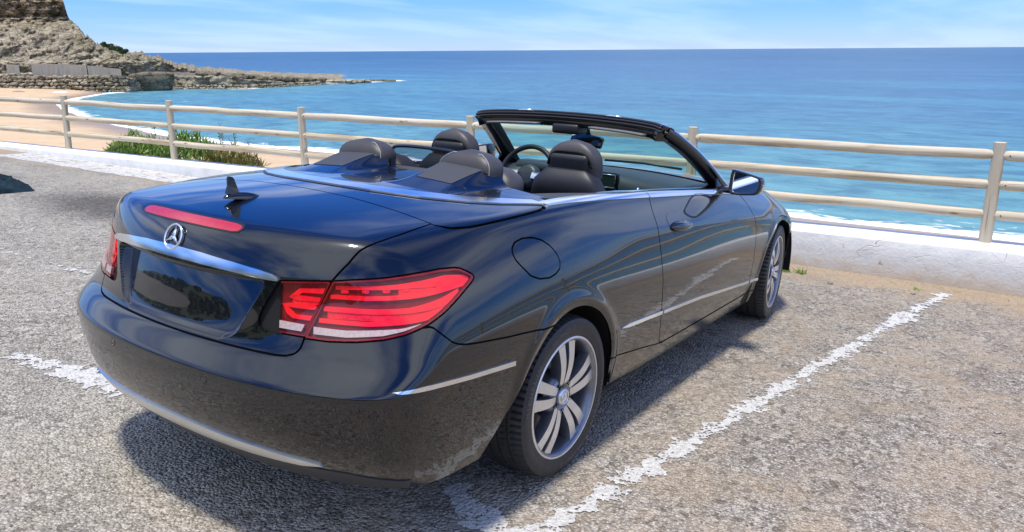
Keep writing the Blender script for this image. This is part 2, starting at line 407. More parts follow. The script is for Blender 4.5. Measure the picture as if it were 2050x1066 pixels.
def pole(name, a, b, r, seed, wob=.012, taper=0, parent=fence, ends=False):
    """a round pole from a to b, its length along local z"""
    a, b = Vector(a), Vector(b); L = (b-a).length; n, rows = 16, 18
    V, F = [], []
    zs = np.concatenate([[0, .012, .035], np.linspace(.07, L-.07, rows-6), [L-.035, L-.012, L]])
    for z in zs:
        e = 1
        if ends:
            d = min(z, L-z); e = min(1, .66+d/.045*.34) if d < .045 else 1
        bx, by = wob*mn.noise((z*.9, seed, 0))*math.sin(math.pi*z/L), wob*mn.noise((z*.9, seed, 5))*math.sin(math.pi*z/L)
        rr = r*(1-taper*z/L)*(1+.05*mn.noise((z*1.5, seed, 9)))
        for q in range(n):
            t = 2*math.pi*q/n; k = rr*(1+.025*mn.noise((math.cos(t)*1.3, math.sin(t)*1.3+seed, z*1.2)))*e
            V.append((bx+k*math.cos(t), by+k*math.sin(t), z))
    for i in range(len(zs)-1):
        for q in range(n): F.append((i*n+q, i*n+(q+1) % n, (i+1)*n+(q+1) % n, (i+1)*n+q))
    F += [tuple(range(n-1, -1, -1)), tuple(range((len(zs)-1)*n, len(zs)*n))]
    o = mk(name, V, F, WOOD, parent); o.data.set_sharp_from_angle(angle=math.radians(50))
    o.matrix_world = Matrix.Translation(a) @ (b-a).to_track_quat('Z', 'Y').to_matrix().to_4x4()
    return o
bpy.context.view_layer.update()
BOLT = plain('rusty_screw', (.06, .05, .045), .6, .6)
posts = []
for i in range(-4, 10):
    y = 10.99-2.585*i; x, z = wall_x(y), wall_top(y)
    lean = {0: (.03, -.04), 1: (0, -.025)}.get(i, (.01*mn.noise((i, 3, 1)), .01*mn.noise((i, 7, 1))))
    posts.append((x, y, z, lean)); h = .855+.012*mn.noise((i*3.3, 1, 1))
    pole('post', (x, y, z-.12), (x+lean[0], y+lean[1], z+h), .050, i*5+1, .004, .04)
for i in range(len(posts)-1):
    (x0, y0, z0, l0), (x1, y1, z1, l1) = posts[i], posts[i+1]
    for k, hgt in enumerate((.245, .50, .75)):
        f = hgt/.85; dz = .012*mn.noise((i*2.2, k*3.1, 4))
        a = Vector((x0+l0[0]*f, y0+l0[1]*f-.030, z0+hgt+dz)); b = Vector((x1+l1[0]*f, y1+l1[1]*f+.030, z1+hgt+dz*.4))
        pole('rail', a, b, .0445, i*11+k*3+2, .022, .03, ends=True)
        if 3 <= i <= 9 or i in (4, 5):
            for p_, sgn in ((a, -1), (b, 1)):
                c = p_+Vector((-.036, sgn*.055, .004))
                s_ = mk('screw_head', *(lambda r_: ([(c.x+q[1], c.y+q[0], c.z+q[2]) for q in r_[0]], r_[1]))(lathe([(-.006, .0005), (-.006, .0055), (.004, .0065)], 8)), BOLT, fence); s_.matrix_world = Matrix()

# ------------------------------------------------------------------ bank, beach, sea
def sand_mat():
    t = NT('beach_sand'); p = t.pos()
    f = t.noise(p, .22, 6, .6); g = t.noise(p, 1.6, 5, .65)
    wet = t.add('Attribute', _attribute_name='shore').outputs['Fac']
    c = t.ramp(f, [(.3, (.48, .345, .215)), (.7, (.57, .42, .27))]); c = t.mix(t.ramp(g, [(.45, 0.), (.75, .35)]), c, (.40, .29, .19))
    d = t.math('ADD', wet, t.math('MULTIPLY_ADD', f, 4, -2))
    c = t.mix(t.ramp(t.math('DIVIDE', d, 14.0), [(.22, .8), (.55, 0.)]), c, (.27, .205, .15))
    t.set(Base_Color=c, Roughness=t.ramp(t.math('DIVIDE', d, 14.0), [(.1, .35), (.4, .95)]), Specular_IOR_Level=.3); t.bump(g, .5, .25); return t.m
def with_attr(o, name, vals):
    at = o.data.attributes.new(name, 'FLOAT', 'POINT'); at.data.foreach_set('value', np.asarray(vals, np.float32)); return o
V, F, sh = [], [], []
ys = np.concatenate([np.linspace(-160, 20, 30), np.linspace(24, 300, 120)]); us = np.concatenate([np.linspace(0, .7, 14), np.linspace(.74, 1.12, 16)])
for y in ys:
    xs = float(shore_x(y)); xs = xs if y < 200 else 106+(y-199)*.6
    xb = wall_x(min(max(y, -60), 60))+9
    for u in us:
        x = xb+(xs-xb)*u; d = xs-x
        z = SEA_Z+np.interp(d, [-8, -2, 0, 3, 12, 40], [-1.2, -.2, .02, .22, .75, 1.4])+.05*mn.noise((x*.12, y*.12, 0))
        V.append((x, y, z)); sh.append(d)
k = len(us)
for i in range(len(ys)-1):
    for j in range(k-1): F.append((i*k+j, i*k+j+1, (i+1)*k+j+1, (i+1)*k+j))
tag(with_attr(mk('beach', V, [f[::-1] for f in F], sand_mat()), 'shore', sh), kind='structure')
V, F = [], []; ys = np.linspace(-160, 160, 200); prof = [(.10, -.02), (.35, -.10), (.8, -.28), (1.4, -1.3), (3.5, -3.6), (6.5, -6.2), (9.5, -7.4), (12, -8.0)]
for y in ys:
    yc = min(max(y, -60), 60)
    for b, z in prof: V.append((wall_x(yc)+b+.35*b/3*mn.noise((y*.4, b, 2)), y, wall_top(yc)+z+.12*mn.noise((y*.7, b*.7, 6))*min(1, b)))
k = len(prof)
for i in range(len(ys)-1):
    for j in range(k-1): F.append((i*k+j, i*k+j+1, (i+1)*k+j+1, (i+1)*k+j))
tag(mk('bank', V, [f[::-1] for f in F], plain('earth_bank', (.36, .28, .19), .95, noise=.4, scale=2.5, bump=.4)), kind='structure')
def sea_mat():
    t = NT('sea_water'); p = t.pos()
    sh = t.add('Attribute', _attribute_name='shore').outputs['Fac']; rf = t.add('Attribute', _attribute_name='reef').outputs['Fac']
    mp = t.add('Mapping', Vector=p, Rotation=(0, 0, .35), Scale=(1.0, .48, 1))
    w1 = t.noise(mp.outputs[0], .42, 7, .68, .5); w2 = t.noise(mp.outputs[0], 1.5, 5, .62, .3); mp3 = t.add('Mapping', Vector=p, Rotation=(0, 0, .15), Scale=(1.0, .22, 1)); w3 = t.noise(mp3.outputs[0], .035, 5, .6, .5)
    pat = t.noise(t.add('Mapping', Vector=p, Rotation=(0, 0, .1), Scale=(1.0, .35, 1)).outputs[0], .012, 5, .6, .6)
    d = t.math('ADD', sh, t.math('MULTIPLY_ADD', pat, 90, -45))
    c = t.ramp(t.math('DIVIDE', d, 900.0), [(.0, (.125, .295, .320)), (.035, (.098, .245, .300)), (.11, (.078, .190, .280)), (.28, (.066, .152, .255)), (.55, (.054, .132, .225)), (1.0, (.044, .112, .195))])
    c = t.mix(t.ramp(w1, [(.38, .62), (.60, 0.)]), c, (.030, .085, .165))
    c = t.mix(t.ramp(w3, [(.52, 0.), (.70, .35)]), c, (.10, .30, .40))
    # surf at the shore, foam round the reef, a few white caps
    fo = t.noise(t.add('Mapping', Vector=p, Rotation=(0, 0, .05), Scale=(1.0, .42, 1)).outputs[0], .75, 8, .68, .7); fo2 = t.noise(p, .09, 4, .6)
    s1 = t.math('ADD', t.math('DIVIDE', t.math('MULTIPLY_ADD', fo2, 4.4, .2), t.math('MAXIMUM', sh, .35)), t.math('MULTIPLY_ADD', fo, 3.8, -2.35))
    foam = t.ramp(s1, [(.55, 0.), (1.05, 1.)])
    s2 = t.math('ADD', t.math('DIVIDE', 5.0, t.math('MAXIMUM', rf, .5)), t.math('MULTIPLY_ADD', fo, 3.0, -2.0)); foam2 = t.ramp(s2, [(.55, 0.), (.95, 1.)])
    cap = t.ramp(t.noise(t.add('Mapping', Vector=p, Rotation=(0, 0, .35), Scale=(1.0, .30, 1)).outputs[0], .10, 3, .7, .2), [(.745, 0.), (.765, .9)])
    fm = t.math('MAXIMUM', t.math('MAXIMUM', foam, foam2), cap)
    c = t.mix(fm, c, (.86, .88, .88))
    t.set(Base_Color=c, Roughness=t.math('MULTIPLY_ADD', fm, .5, .36), Specular_IOR_Level=.22, IOR=1.33)
    t.bump(t.math('ADD', t.math('MULTIPLY', w1, 1.0), t.math('ADD', t.math('MULTIPLY', w2, .30), t.math('MULTIPLY', fm, .2))), .55, 1.1)
    return t.m
ang = np.radians(np.linspace(-62, 118, 260)); rad = np.concatenate([np.linspace(30, 120, 70), np.geomspace(122, 500, 60), np.geomspace(520, 45000, 40)])
A_, R_ = np.meshgrid(ang, rad, indexing='ij'); X = CAM[0]+R_*np.cos(A_); Y = CAM[1]+R_*np.sin(A_)
Sd = poly_dist(X, Y, SHORE); REEF = [(168, 196), (182, 195), (196, 191.5), (206, 191)]; Rd = poly_dist(X, Y, REEF)
Vs = np.stack([X, Y, np.full(X.shape, SEA_Z)], -1).reshape(-1, 3); a_, b_ = X.shape
i, j = np.meshgrid(np.arange(a_-1), np.arange(b_-1), indexing='ij'); k = (i*b_+j)
o = mk('sea', Vs, np.stack([k, k+1, k+b_+1, k+b_], -1).reshape(-1, 4)[:, ::-1], sea_mat())
with_attr(o, 'shore', Sd.ravel()); with_attr(o, 'reef', Rd.ravel()); tag(o, kind='structure')

# ------------------------------------------------------------------ headland
def rock_mat(name='sandstone', pale=1.0):
    t = NT(name); p = t.pos(); sx = t.add('SeparateXYZ', Vector=p)
    mp = t.add('Mapping', Vector=p, Scale=(.09, .09, 1.15)); st = t.noise(mp.outputs[0], 1.0, 6, .62, .5)
    f = t.noise(p, .28, 7, .68); g = t.noise(p, 1.4, 5, .65); b = t.noise(p, .06, 4)
    grey = t.ramp(f, [(.3, (.11*pale, .098*pale, .07*pale)), (.48, (.24*pale, .212*pale, .158*pale)), (.62, (.33*pale, .295*pale, .225*pale)), (.8, (.44*pale, .40*pale, .32*pale))])
    band = t.ramp(st, [(.36, (.045, .034, .022)), (.43, (.22, .155, .088)), (.54, (.36, .265, .16)), (.70, (.45, .36, .24))])
    up = t.ramp(t.math('MULTIPLY_ADD', sx.outputs['Z'], .12, -.95), [(0, 0.), (.5, 1.)])
    c = t.mix(t.math('MULTIPLY_ADD', up, .70, .18), grey, band)
    c = t.mix(t.ramp(b, [(.52, 0.), (.68, .5)]), c, (.17, .16, .075))
    c = t.mix(t.ramp(g, [(.54, 0.), (.68, .75)]), c, (.075, .068, .042)); c = t.mix(t.ramp(g, [(.30, .5), (.42, 0.)]), c, (.52, .47, .38))
    ck = t.add('TexVoronoi', _feature='DISTANCE_TO_EDGE', Scale=.45, Vector=t.mix(.25, t.add('Mapping', Vector=p, Scale=(1, 1, 2.2)).outputs[0], t.add('TexNoise', Scale=.6, Vector=p).outputs['Color'])).outputs['Distance']
    c = t.mix(t.ramp(ck, [(.02, .7), (.09, 0.)]), c, (.06, .052, .035))
    t.set(Base_Color=c, Roughness=.95, Specular_IOR_Level=.15); t.bump(t.math('ADD', t.math('MULTIPLY', st, .8), t.math('ADD', f, t.math('MULTIPLY', g, .4))), 1.0, .9); return t.m
ROCK = rock_mat(pale=1.3)
PROF = [(0, -9.5), (.4, -8.0), (1.0, -5.2), (1.6, -4.85), (3.5, -4.75), (6.0, -4.6), (6.4, -4.2), (6.6, -2.6), (6.9, -1.0), (7.4, -.75), (9.5, -.1), (14, 3.0), (19, 6.6), (23.5, 10.0), (25.5, 11.2), (26.2, 12.2), (25.6, 13.6), (26.4, 14.6), (25.2, 16.2), (25.8, 17.4), (27.4, 18.2), (27.2, 20.5), (29, 22.5), (30, 26), (36, 29), (60, 32), (110, 26)]
ZS_U = [-300, 124, 148, 157, 163, 182, 206, 244, 284, 318, 345, 395, 440, 560, 640, 740, 800]
ZS_Z = [40, 40, 24, 18.6, 12.0, 8.2, 5.6, 3.6, 1.7, .1, -1.8, -3.4, -4.6, -6.9, -7.9, -8.9, -9.6]
def foot(u): return np.array([np.interp(u, FOOT_U, [p[0] for p in FOOT]), np.interp(u, FOOT_U, [p[1] for p in FOOT])])
tt = np.linspace(0, len(PROF)-1, 190); pb = np.interp(tt, range(len(PROF)), [p[0] for p in PROF]); pz = np.interp(tt, range(len(PROF)), [p[1] for p in PROF])
V, F = [], []; uu = np.concatenate([np.linspace(-290, -20, 50)[:-1], np.linspace(-20, 460, 330)[:-1], np.linspace(460, 800, 120)])
for u in uu:
    f0 = foot(u); dirn = f0-CAM[:2]; dirn /= np.linalg.norm(dirn); lat = np.array([dirn[1], -dirn[0]]); zs = np.interp(u, ZS_U, ZS_Z)
    for b, z in zip(pb, pz):
        cap = zs+(1.3*mn.fractal(Vector((u*.05, 1.7, 0)), .8, 2, 4)+.9*mn.noise((u*.33, 4.4, 0)))*min(1, max(.06, (zs+8.3)/8))
        zz = z if z < cap-.6 else cap-.6+.6*(1-math.exp(-(z-cap+.6)/.6))
        q = f0+dirn*b
        n1 = mn.fractal(Vector((q[0]*.07, q[1]*.07, zz*.10)), .7, 2, 5); n2 = mn.fractal(Vector((q[0]*.3, q[1]*.3, zz*.45)), .8, 2, 4)
        led = mn.noise((zz*1.0, .1*lat[0]*0, 3.3))*1.1+mn.noise((zz*2.6, 5.1, u*.01))*.6
        am = min(1, max(.22, (zz+5)/8)); k2 = 1 if zz > 10.5 else .15
        n3 = mn.turbulence_vector(Vector((q[0]*.5, q[1]*.5, zz*.9)), 3, True).x
        q = q+dirn*(2.8*n1*am+1.7*n2*min(1, .35+am)+1.5*(n3-.6)*min(1, .3+am)+led*k2*am*1.5)
        V.append((q[0], q[1], zz+.45*n2*am*(b > 7)))
k = len(tt)
for i in range(len(uu)-1):
    for j in range(k-1): F.append((i*k+j, (i+1)*k+j, (i+1)*k+j+1, i*k+j+1))
tag(mk('headland', V, F, ROCK), kind='structure')
# rocks
def rock_mesh(seed, flat=.6, n=2, amp=.32, box=.5):
    bm = bmesh.new(); bmesh.ops.create_icosphere(bm, subdivisions=n, radius=1)
    for v in bm.verts:
        c = v.co.copy(); m = max(abs(c.x), abs(c.y), abs(c.z)); c = c*(1-box)+c/m*box*.85
        c *= 1+amp*mn.noise(Vector((c.x*1.1+seed*7, c.y*1.1, c.z*1.1)))+.4*amp*mn.noise(Vector((c.x*2.7, c.y*2.7+seed*3, c.z*2.7)))
        v.co = (c.x, c.y, c.z*flat)
    me = bpy.data.meshes.new('stone'); bm.to_mesh(me); bm.free(); return me
STONE = rock_mat('rubble_stone', 1.7); DARK_STONE = rock_mat('dark_wet_stone', .7)
variants = [rock_mesh(s) for s in range(8)]
for me in variants: me.materials.append(STONE)
def revet(label, u0, u1, courses, size, z0, rows_b, name='stone_revetment'):
    root = empty(name, Matrix.Translation((*foot((u0+u1)/2), SEA_Z))); tag(root, label, 'sea wall'); bpy.context.view_layer.update()
    r = np.random.default_rng(int(u1)); inv = root.matrix_world.inverted()
    for c in range(courses):
        u = u0+r.uniform(0, 5)
        while u < u1:
            w = size*r.uniform(.65, 1.35); D = np.linalg.norm(foot(u)-CAM[:2]); seg = np.linalg.norm(foot(u+1)-foot(u-1))/2
            f0 = foot(u); dirn = (f0-CAM[:2])/D; z = z0+c*size*.62+r.uniform(-.12, .12)*size
            p = f0+dirn*(-.9+c*rows_b+r.uniform(-.25, .25))
            o = bpy.data.objects.new('stone', variants[r.integers(8)]); col.objects.link(o); o.parent = root
            o.matrix_local = inv @ (Matrix.Translation((p[0], p[1], z)) @ Matrix.Rotation(math.atan2(dirn[1], dirn[0])+r.uniform(-.4, .4), 4, 'Z') @ Matrix.Rotation(r.uniform(-.2, .2), 4, 'X') @ Matrix.Diagonal((size*.5, w*.56, size*.55, 1)))
            u += w*1.0/max(seg, .05)
revet('tumbled stone sea wall at the foot of the headland behind the beach', -40, 268, 5, 1.45, SEA_Z+.25, .32)
revet('low boulder edge of the rocky spit running out to sea', 352, 640, 2, 1.0, SEA_Z+.15, .7)
def scatter(label, n, u0, u1, b0, b1, size, zf, seed, mat_):
    root = empty('spit_rocks', Matrix.Translation((*foot((u0+u1)/2), SEA_Z))); tag(root, label, 'rocks'); bpy.context.view_layer.update()
    r = np.random.default_rng(seed); inv = root.matrix_world.inverted(); me2 = [m_.copy() for m_ in variants]
    for m_ in me2: m_.materials.clear(); m_.materials.append(mat_)
    for i in range(n):
        u = r.uniform(u0, u1); f0 = foot(u); dirn = (f0-CAM[:2])/np.linalg.norm(f0-CAM[:2]); p = f0+dirn*r.uniform(b0, b1); s_ = size*r.uniform(.5, 1.5)
        o = bpy.data.objects.new('rock', me2[r.integers(8)]); col.objects.link(o); o.parent = root
        o.matrix_local = inv @ (Matrix.Translation((p[0], p[1], zf(u)+s_*.12)) @ Matrix.Rotation(r.uniform(0, 6.3), 4, 'Z') @ Matrix.Diagonal((s_*.7, s_*.7, s_*.6, 1)))
scatter('dark broken rocks strewn along the top of the spit', 110, 405, 700, 1.5, 8.0, 1.9, lambda u: float(np.interp(u, [400, 560, 640, 700], [-4.4, -6.5, -7.6, -8.3])), 21, DARK_STONE)
scatter('pale boulders heaped below the concrete wall at the left', 60, -20, 72, 3.6, 6.4, 1.1, lambda u: -4.5+.6*((u+20)/90), 22, STONE)
def big_rock(name, p, scale, rz, seed, label, cat, mat, n=4, box=.7, amp=.3):
    me = rock_mesh(seed, 1, n, amp, box); me.materials.append(mat); me.polygons.foreach_set('use_smooth', [True]*len(me.polygons))
    o = bpy.data.objects.new(name, me); col.objects.link(o); o.location = p; o.scale = scale; o.rotation_euler = (0, 0, rz); return tag(o, label, cat)
GREYROCK = rock_mat('grey_block_stone', .62)
f0 = foot(308); big_rock('boulder', (f0[0]-.4, f0[1]-1.2, SEA_Z+2.2), (2.4, 5.6, 2.9), math.atan2(f0[1]-CAM[1], f0[0]-CAM[0]), 3, 'huge dark grey block of rock at the end of the stone sea wall', 'rock', GREYROCK)
for (x, y, s, sc, lab) in ((*foot(672), 11, (2.5, 6.5, 1.2), 'long low brown reef at the end of the spit'), (*foot(716), 13, (2.2, 5, 1.1), 'brown rock ledge just beyond the tip of the spit'), (*foot(770), 17, (1.3, 5.0, .6), 'thin dark reef awash farthest out to sea')):
    big_rock('reef', (x, y, SEA_Z+.1), sc, math.radians(-50+90)-.0, s, lab, 'reef', DARK_STONE if s == 17 else STONE, 4, .5, .5)
# concrete wall with the path in front of it
def concrete_mat():
    t = NT('stained_concrete'); p = t.pos(); mp = t.add('Mapping', Vector=p, Scale=(1.3, 1.3, .12)); f = t.noise(mp.outputs[0], 1.1, 6, .7, .8); g = t.noise(p, .6, 5)
    c = t.ramp(f, [(.30, (.20, .19, .155)), (.5, (.30, .28, .235)), (.7, (.37, .345, .295))]); c = t.mix(t.ramp(g, [(.45, 0.), (.7, .5)]), c, (.38, .30, .22)); t.set(Base_Color=c, Roughness=.9); t.bump(g, .4, .2); return t.m
CONC = concrete_mat()
def conc_wall(label, u0, u1, zb, zt0, zt1, b):
    V, F = [], []; us_ = np.linspace(u0, u1, 26)
    for u in us_:
        f0 = foot(u); d = (f0-CAM[:2])/np.linalg.norm(f0-CAM[:2]); t = (u-u0)/(u1-u0); zt = zt0*(1-t)+zt1*t+.12*mn.noise((u*.06, 1, 1))
        for db, z in ((0, zb), (.15, (zb+zt)/2), (.3, zt), (1.2, zt), (1.3, zb)): q = f0+d*(b+db+.1*mn.noise((u*.1, db, 2))); V.append((q[0], q[1], z))
    for i in range(25):
        for j in range(4): F.append((i*5+j, (i+1)*5+j, (i+1)*5+j+1, i*5+j+1))
    F += [(0, 1, 2, 3, 4), tuple(25*5+j for j in (4, 3, 2, 1, 0))]
    tag(mk('concrete_wall', V, F, CONC, smooth=False), label, 'wall')
conc_wall('streaked grey concrete wall above the stone sea wall', 74, 186, -5.0, -.95, -1.5, 3.6)
conc_wall('brownish concrete wall stepping down behind the big grey block', 188, 255, -5.0, -1.6, -2.6, 3.9)
conc_wall('low concrete wall along the path on the spit', 318, 412, -6.4, -3.6, -4.3, 3.0)
conc_wall('small pale concrete block left of the long concrete wall', 22, 48, -5.0, -1.2, -1.3, 3.0)

# ------------------------------------------------------------------ plants
def leaf_mat(name, a, b, c):
    t = NT(name); r = t.add('NewGeometry').outputs['Random Per Island']
    t.set(Base_Color=t.ramp(r, [(0, a), (.5, b), (1, c)]), Roughness=.5, Specular_IOR_Level=.35); t.b.inputs['Subsurface Weight'].default_value = 0
    return t.m
ICE = leaf_mat('ice_plant_leaf', (.09, .19, .03), (.17, .31, .05), (.28, .36, .08))
ICE2 = leaf_mat('ice_plant_leaf_yellow', (.09, .13, .025), (.20, .20, .04), (.24, .13, .05))
STALK = leaf_mat('dry_stalk', (.10, .12, .05), (.14, .17, .07), (.20, .20, .10))
SHRUB = leaf_mat('shrub_leaf', (.018, .04, .012), (.035, .07, .018), (.06, .10, .025))
def blade(V, F, p, d, L, w, curl, r):
    d = d/np.linalg.norm(d); s = np.cross(d, [0, 0, 1.]); n = np.linalg.norm(s); s = s/n if n > 1e-3 else np.array([1., 0, 0]); u = np.cross(s, d); o = len(V)
    for t, k in ((0, .7), (.4, 1), (.75, .75)):
        q = p+d*L*t+np.array([0, 0, curl*L*t*t])
        for a in (0, 2.1, 4.2): V.append(q+w*k*(math.cos(a)*s+math.sin(a)*u))
    V.append(p+d*L+np.array([0, 0, curl*L]))
    for i in range(2):
        for a in range(3): F.append((o+i*3+a, o+i*3+(a+1) % 3, o+i*3+3+(a+1) % 3, o+i*3+3+a))
    F += [(o+6, o+7, o+9), (o+7, o+8, o+9), (o+8, o+6, o+9)]
def ice_clump(cx, cy, rx, ry, h, n, seed, mat, label):
    r = np.random.default_rng(seed); V, F = [], []
    for i in range(n):
        a = r.uniform(0, 6.3); q = math.sqrt(r.random()); x, y = cx+rx*q*math.cos(a), cy+ry*q*math.sin(a)
        zt = wall_top(y)-.16+h*(1-q*q)*r.uniform(.25, 1.0); base = np.array([x, y, zt])
        for k in range(r.integers(3, 6)):
            d = np.array([r.normal(0, .6), r.normal(0, .6), r.uniform(.35, 1.2)]); blade(V, F, base+r.normal(0, .02, 3), d, r.uniform(.06, .135), r.uniform(.006, .010), r.uniform(.0, .3), r)
    pl = empty('ice_plant', Matrix.Translation((cx, cy, wall_top(cy)-.2))); tag(pl, label, 'plant', 'ice plants behind the wall'); bpy.context.view_layer.update()
    lf = mk('leaves', V, F, mat, pl, smooth=False); lf.matrix_parent_inverse = pl.matrix_world.inverted()
    SV, SF = [], []
    for i in range(max(3, n//25)):
        a = r.uniform(0, 6.3); x, y = cx+rx*.8*math.cos(a)*r.random(), cy+ry*.8*math.sin(a)*r.random(); z0 = wall_top(y)-.1
        v, f = tube([(x, y, z0-.3), (x+.02, y, z0+h*.3), (x+.03, y+.03, z0+h*.6)], .012, 5); o = len(SV); SV += v; SF += [tuple(i_+o for i_ in q) for q in f]
    st = mk('stems', SV, SF, STALK, pl); st.matrix_parent_inverse = pl.matrix_world.inverted()
ice_clump(wall_x(9.9)+.48, 9.90, .42, .80, .42, 380, 1, ICE, 'green ice plant clump left of the second fence post from the left')
ice_clump(wall_x(8.75)+.48, 8.75, .45, .80, .50, 420, 2, ICE, 'green ice plant clump just right of the second fence post from the left')
ice_clump(wall_x(7.75)+.43, 7.75, .38, .60, .34, 240, 3, ICE2, 'yellowish ice plant clump at the right end of the greenery')
for i, (y, dx, h) in enumerate(((9.4, .7, .54), (8.9, .8, .60), (8.7, .6, .54), (8.47, .9, .62), (8.27, .7, .56), (8.07, .8, .60), (9.8, .7, .60), (7.55, .6, .46))):
    V, F = [], []; x = wall_x(y)+dx; z0 = wall_top(y)-.2; r = np.random.default_rng(60+i)
    parts = [tube([(x, y, z0-.2), (x+.01, y+.01, z0+h*.6), (x+.02*r.normal(), y+.03*r.normal(), z0+h)], [.006, .005, .003], 5)]
    V, F = parts[0]; V = [np.array(v) for v in V]; top = np.array([x+.01, y+.01, z0+h])
    for k in range(46):
        t = r.uniform(.35, 1.05); blade(V, F, np.array([x+.01*t, y+.01*t, z0+h*t])+r.normal(0, .008, 3), np.array([r.normal(), r.normal(), r.uniform(.1, 1.0)]), r.uniform(.02, .06), .0035, .1, r)
    order = ['tallest seedy stalk', 'upright seedy stalk', 'slender seedy stalk', 'bushy seedy stalk', 'thin flowering stalk', 'leafy flowering stalk', 'lone dry stalk', 'short seedy stalk'][i]
    tag(mk('flower_stalk', V, F, STALK, smooth=False), order+[' behind the second post', ' right of the second post', ' close to the second post', ' above the middle of the greenery', ' between the greenery and the sea', ' above the right part of the greenery', ' left of the second post', ' at the right end of the greenery'][i], 'plant', 'stalks rising from the greenery')
for i, (x, y, s, lab) in enumerate(((4.43, -.53, .085, 'green weed tuft at the wall foot nearest the front wheel'), (4.46, -.66, .095, 'green weed tuft second from the front wheel at the wall foot'), (4.58, -1.55, .06, 'single small weed at the wall foot near the line end'))):
    V, F = [], []; r = np.random.default_rng(80+i); b = lot(x, y, lot_z(x, y))
    for k in range(46 if i < 2 else 12): blade(V, F, b+np.array([r.normal(0, s*.18), r.normal(0, s*.22), -.006]), np.array([r.normal(0, .5), r.normal(0, .6), r.uniform(.5, 1.2)]), s*r.uniform(.4, 1.0), .0030, -.1, r)
    tag(mk('weed', V, F, ICE, smooth=False), lab, 'weed', 'weeds at the wall foot')
def leaf_cloud(n, centers, r, size):
    V, F = [], []
    for i in range(n):
        c, rad = centers[r.integers(len(centers))]; d = r.normal(size=3); d /= np.linalg.norm(d); p = np.array(c)+d*np.array(rad)*r.uniform(.55, 1.0)
        a = r.normal(size=3); a /= np.linalg.norm(a); b = np.cross(a, r.normal(size=3)); b /= np.linalg.norm(b); s = size*r.uniform(.5, 1.3); o = len(V)
        V += [p-a*s, p+b*s*.55, p+a*s, p-b*s*.55]; F.append((o, o+1, o+2, o+3))
    return V, F
r_ = np.random.default_rng(5)
for i, (u, v, du, dv, D, lab) in enumerate(((222, 91, 11, 5.5, 236, 'dark green shrub on the ridge of the headland'), (244, 99, 9, 4.5, 234, 'smaller dark shrub lower on the headland ridge'))):
    fwd = np.array([_m[0, 2], _m[1, 2], _m[2, 2]])*-1; rt = np.array([_m[0, 0], _m[1, 0], _m[2, 0]]); upv = np.array([_m[0, 1], _m[1, 1], _m[2, 1]])
    d = fwd+rt*(u-1025)/1563.87-upv*(v-533)/1563.87; p = CAM+d/np.linalg.norm(d[:2])*D; k = D/1563.87
    pl = empty('shrub', Matrix.Translation(p)); tag(pl, lab, 'shrub', 'shrubs on the headland'); bpy.context.view_layer.update()
    cen = [(p+np.array([r_.normal(0, .8), r_.normal(0, .8), 0])+rt*du*k*t_+np.array([0, 0, dv*k*(-.35-.9*t_+r_.uniform(-.35, .35))]), (du*k*.30, du*k*.30, dv*k*.50)) for t_ in np.linspace(-1, 1, 16)]
    o = mk('crown', *leaf_cloud(2600, cen, r_, .22), SHRUB, pl, smooth=False); o.matrix_parent_inverse = pl.matrix_world.inverted()
    o = mk('trunk', *tube([p+np.array([0, 0, -2.0]), p+np.array([.1, 0, -.5])], .12, 6), STALK, pl); o.matrix_parent_inverse = pl.matrix_world.inverted()
# hillside with scrub on the land side (mirrored in the boot lid)
V, F = [], []; xs = np.linspace(-46, -13, 26); ys = np.linspace(-90, 90, 70)
for x in xs:
    for y in ys:
        t = (-13-x)/33; V.append((x, y, -.0552*x+6.0*(t*t*(3-2*t))*(1+.35*mn.noise((x*.06, y*.045, 2)))+.5*mn.noise((x*.3, y*.3, 4))*min(1, t*6)-.06))
for i in range(25):
    for j in range(69): F.append((i*70+j, i*70+j+1, (i+1)*70+j+1, (i+1)*70+j))
tag(mk('hillside', V, F, plain('hillside_scrub', (.085, .095, .035), .95, noise=.5, scale=.8, bump=.5)), kind='structure')
cen = [((r_.uniform(-40, -17), r_.uniform(-60, 60), 0), (1.6, 1.6, .9)) for q in range(70)]
cen = [((c[0], c[1], .0552*-c[0]+6.0*(lambda t: t*t*(3-2*t))((-13-c[0])/33)+.7), rd) for c, rd in cen]
tag(mk('hillside_bushes', *leaf_cloud(9000, cen, r_, .35), SHRUB, smooth=False), 'scrub bushes covering the hillside on the land side', 'bushes', kind='stuff')
# low dark blue mound, stand-in for an absent car's remains, at the left edge
V, F = [], []; n1, n2 = 40, 26
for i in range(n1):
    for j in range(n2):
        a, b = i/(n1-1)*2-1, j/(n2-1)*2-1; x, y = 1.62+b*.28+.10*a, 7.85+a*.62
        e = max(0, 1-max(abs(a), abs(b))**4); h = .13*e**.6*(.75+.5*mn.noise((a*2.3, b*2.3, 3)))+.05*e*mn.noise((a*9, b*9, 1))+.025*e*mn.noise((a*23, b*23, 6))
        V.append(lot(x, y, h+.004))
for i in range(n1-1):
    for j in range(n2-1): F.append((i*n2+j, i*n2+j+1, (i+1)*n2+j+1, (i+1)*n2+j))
tag(mk('stand_in_mound', V, [f[::-1] for f in F], plain('stand_in_dark_blue', (.010, .022, .032), .9, noise=.6, scale=6, Specular_IOR_Level=.1)), 'low crumpled dark blue mound standing in for the remains of an absent car at the left edge of the car park', 'mound')
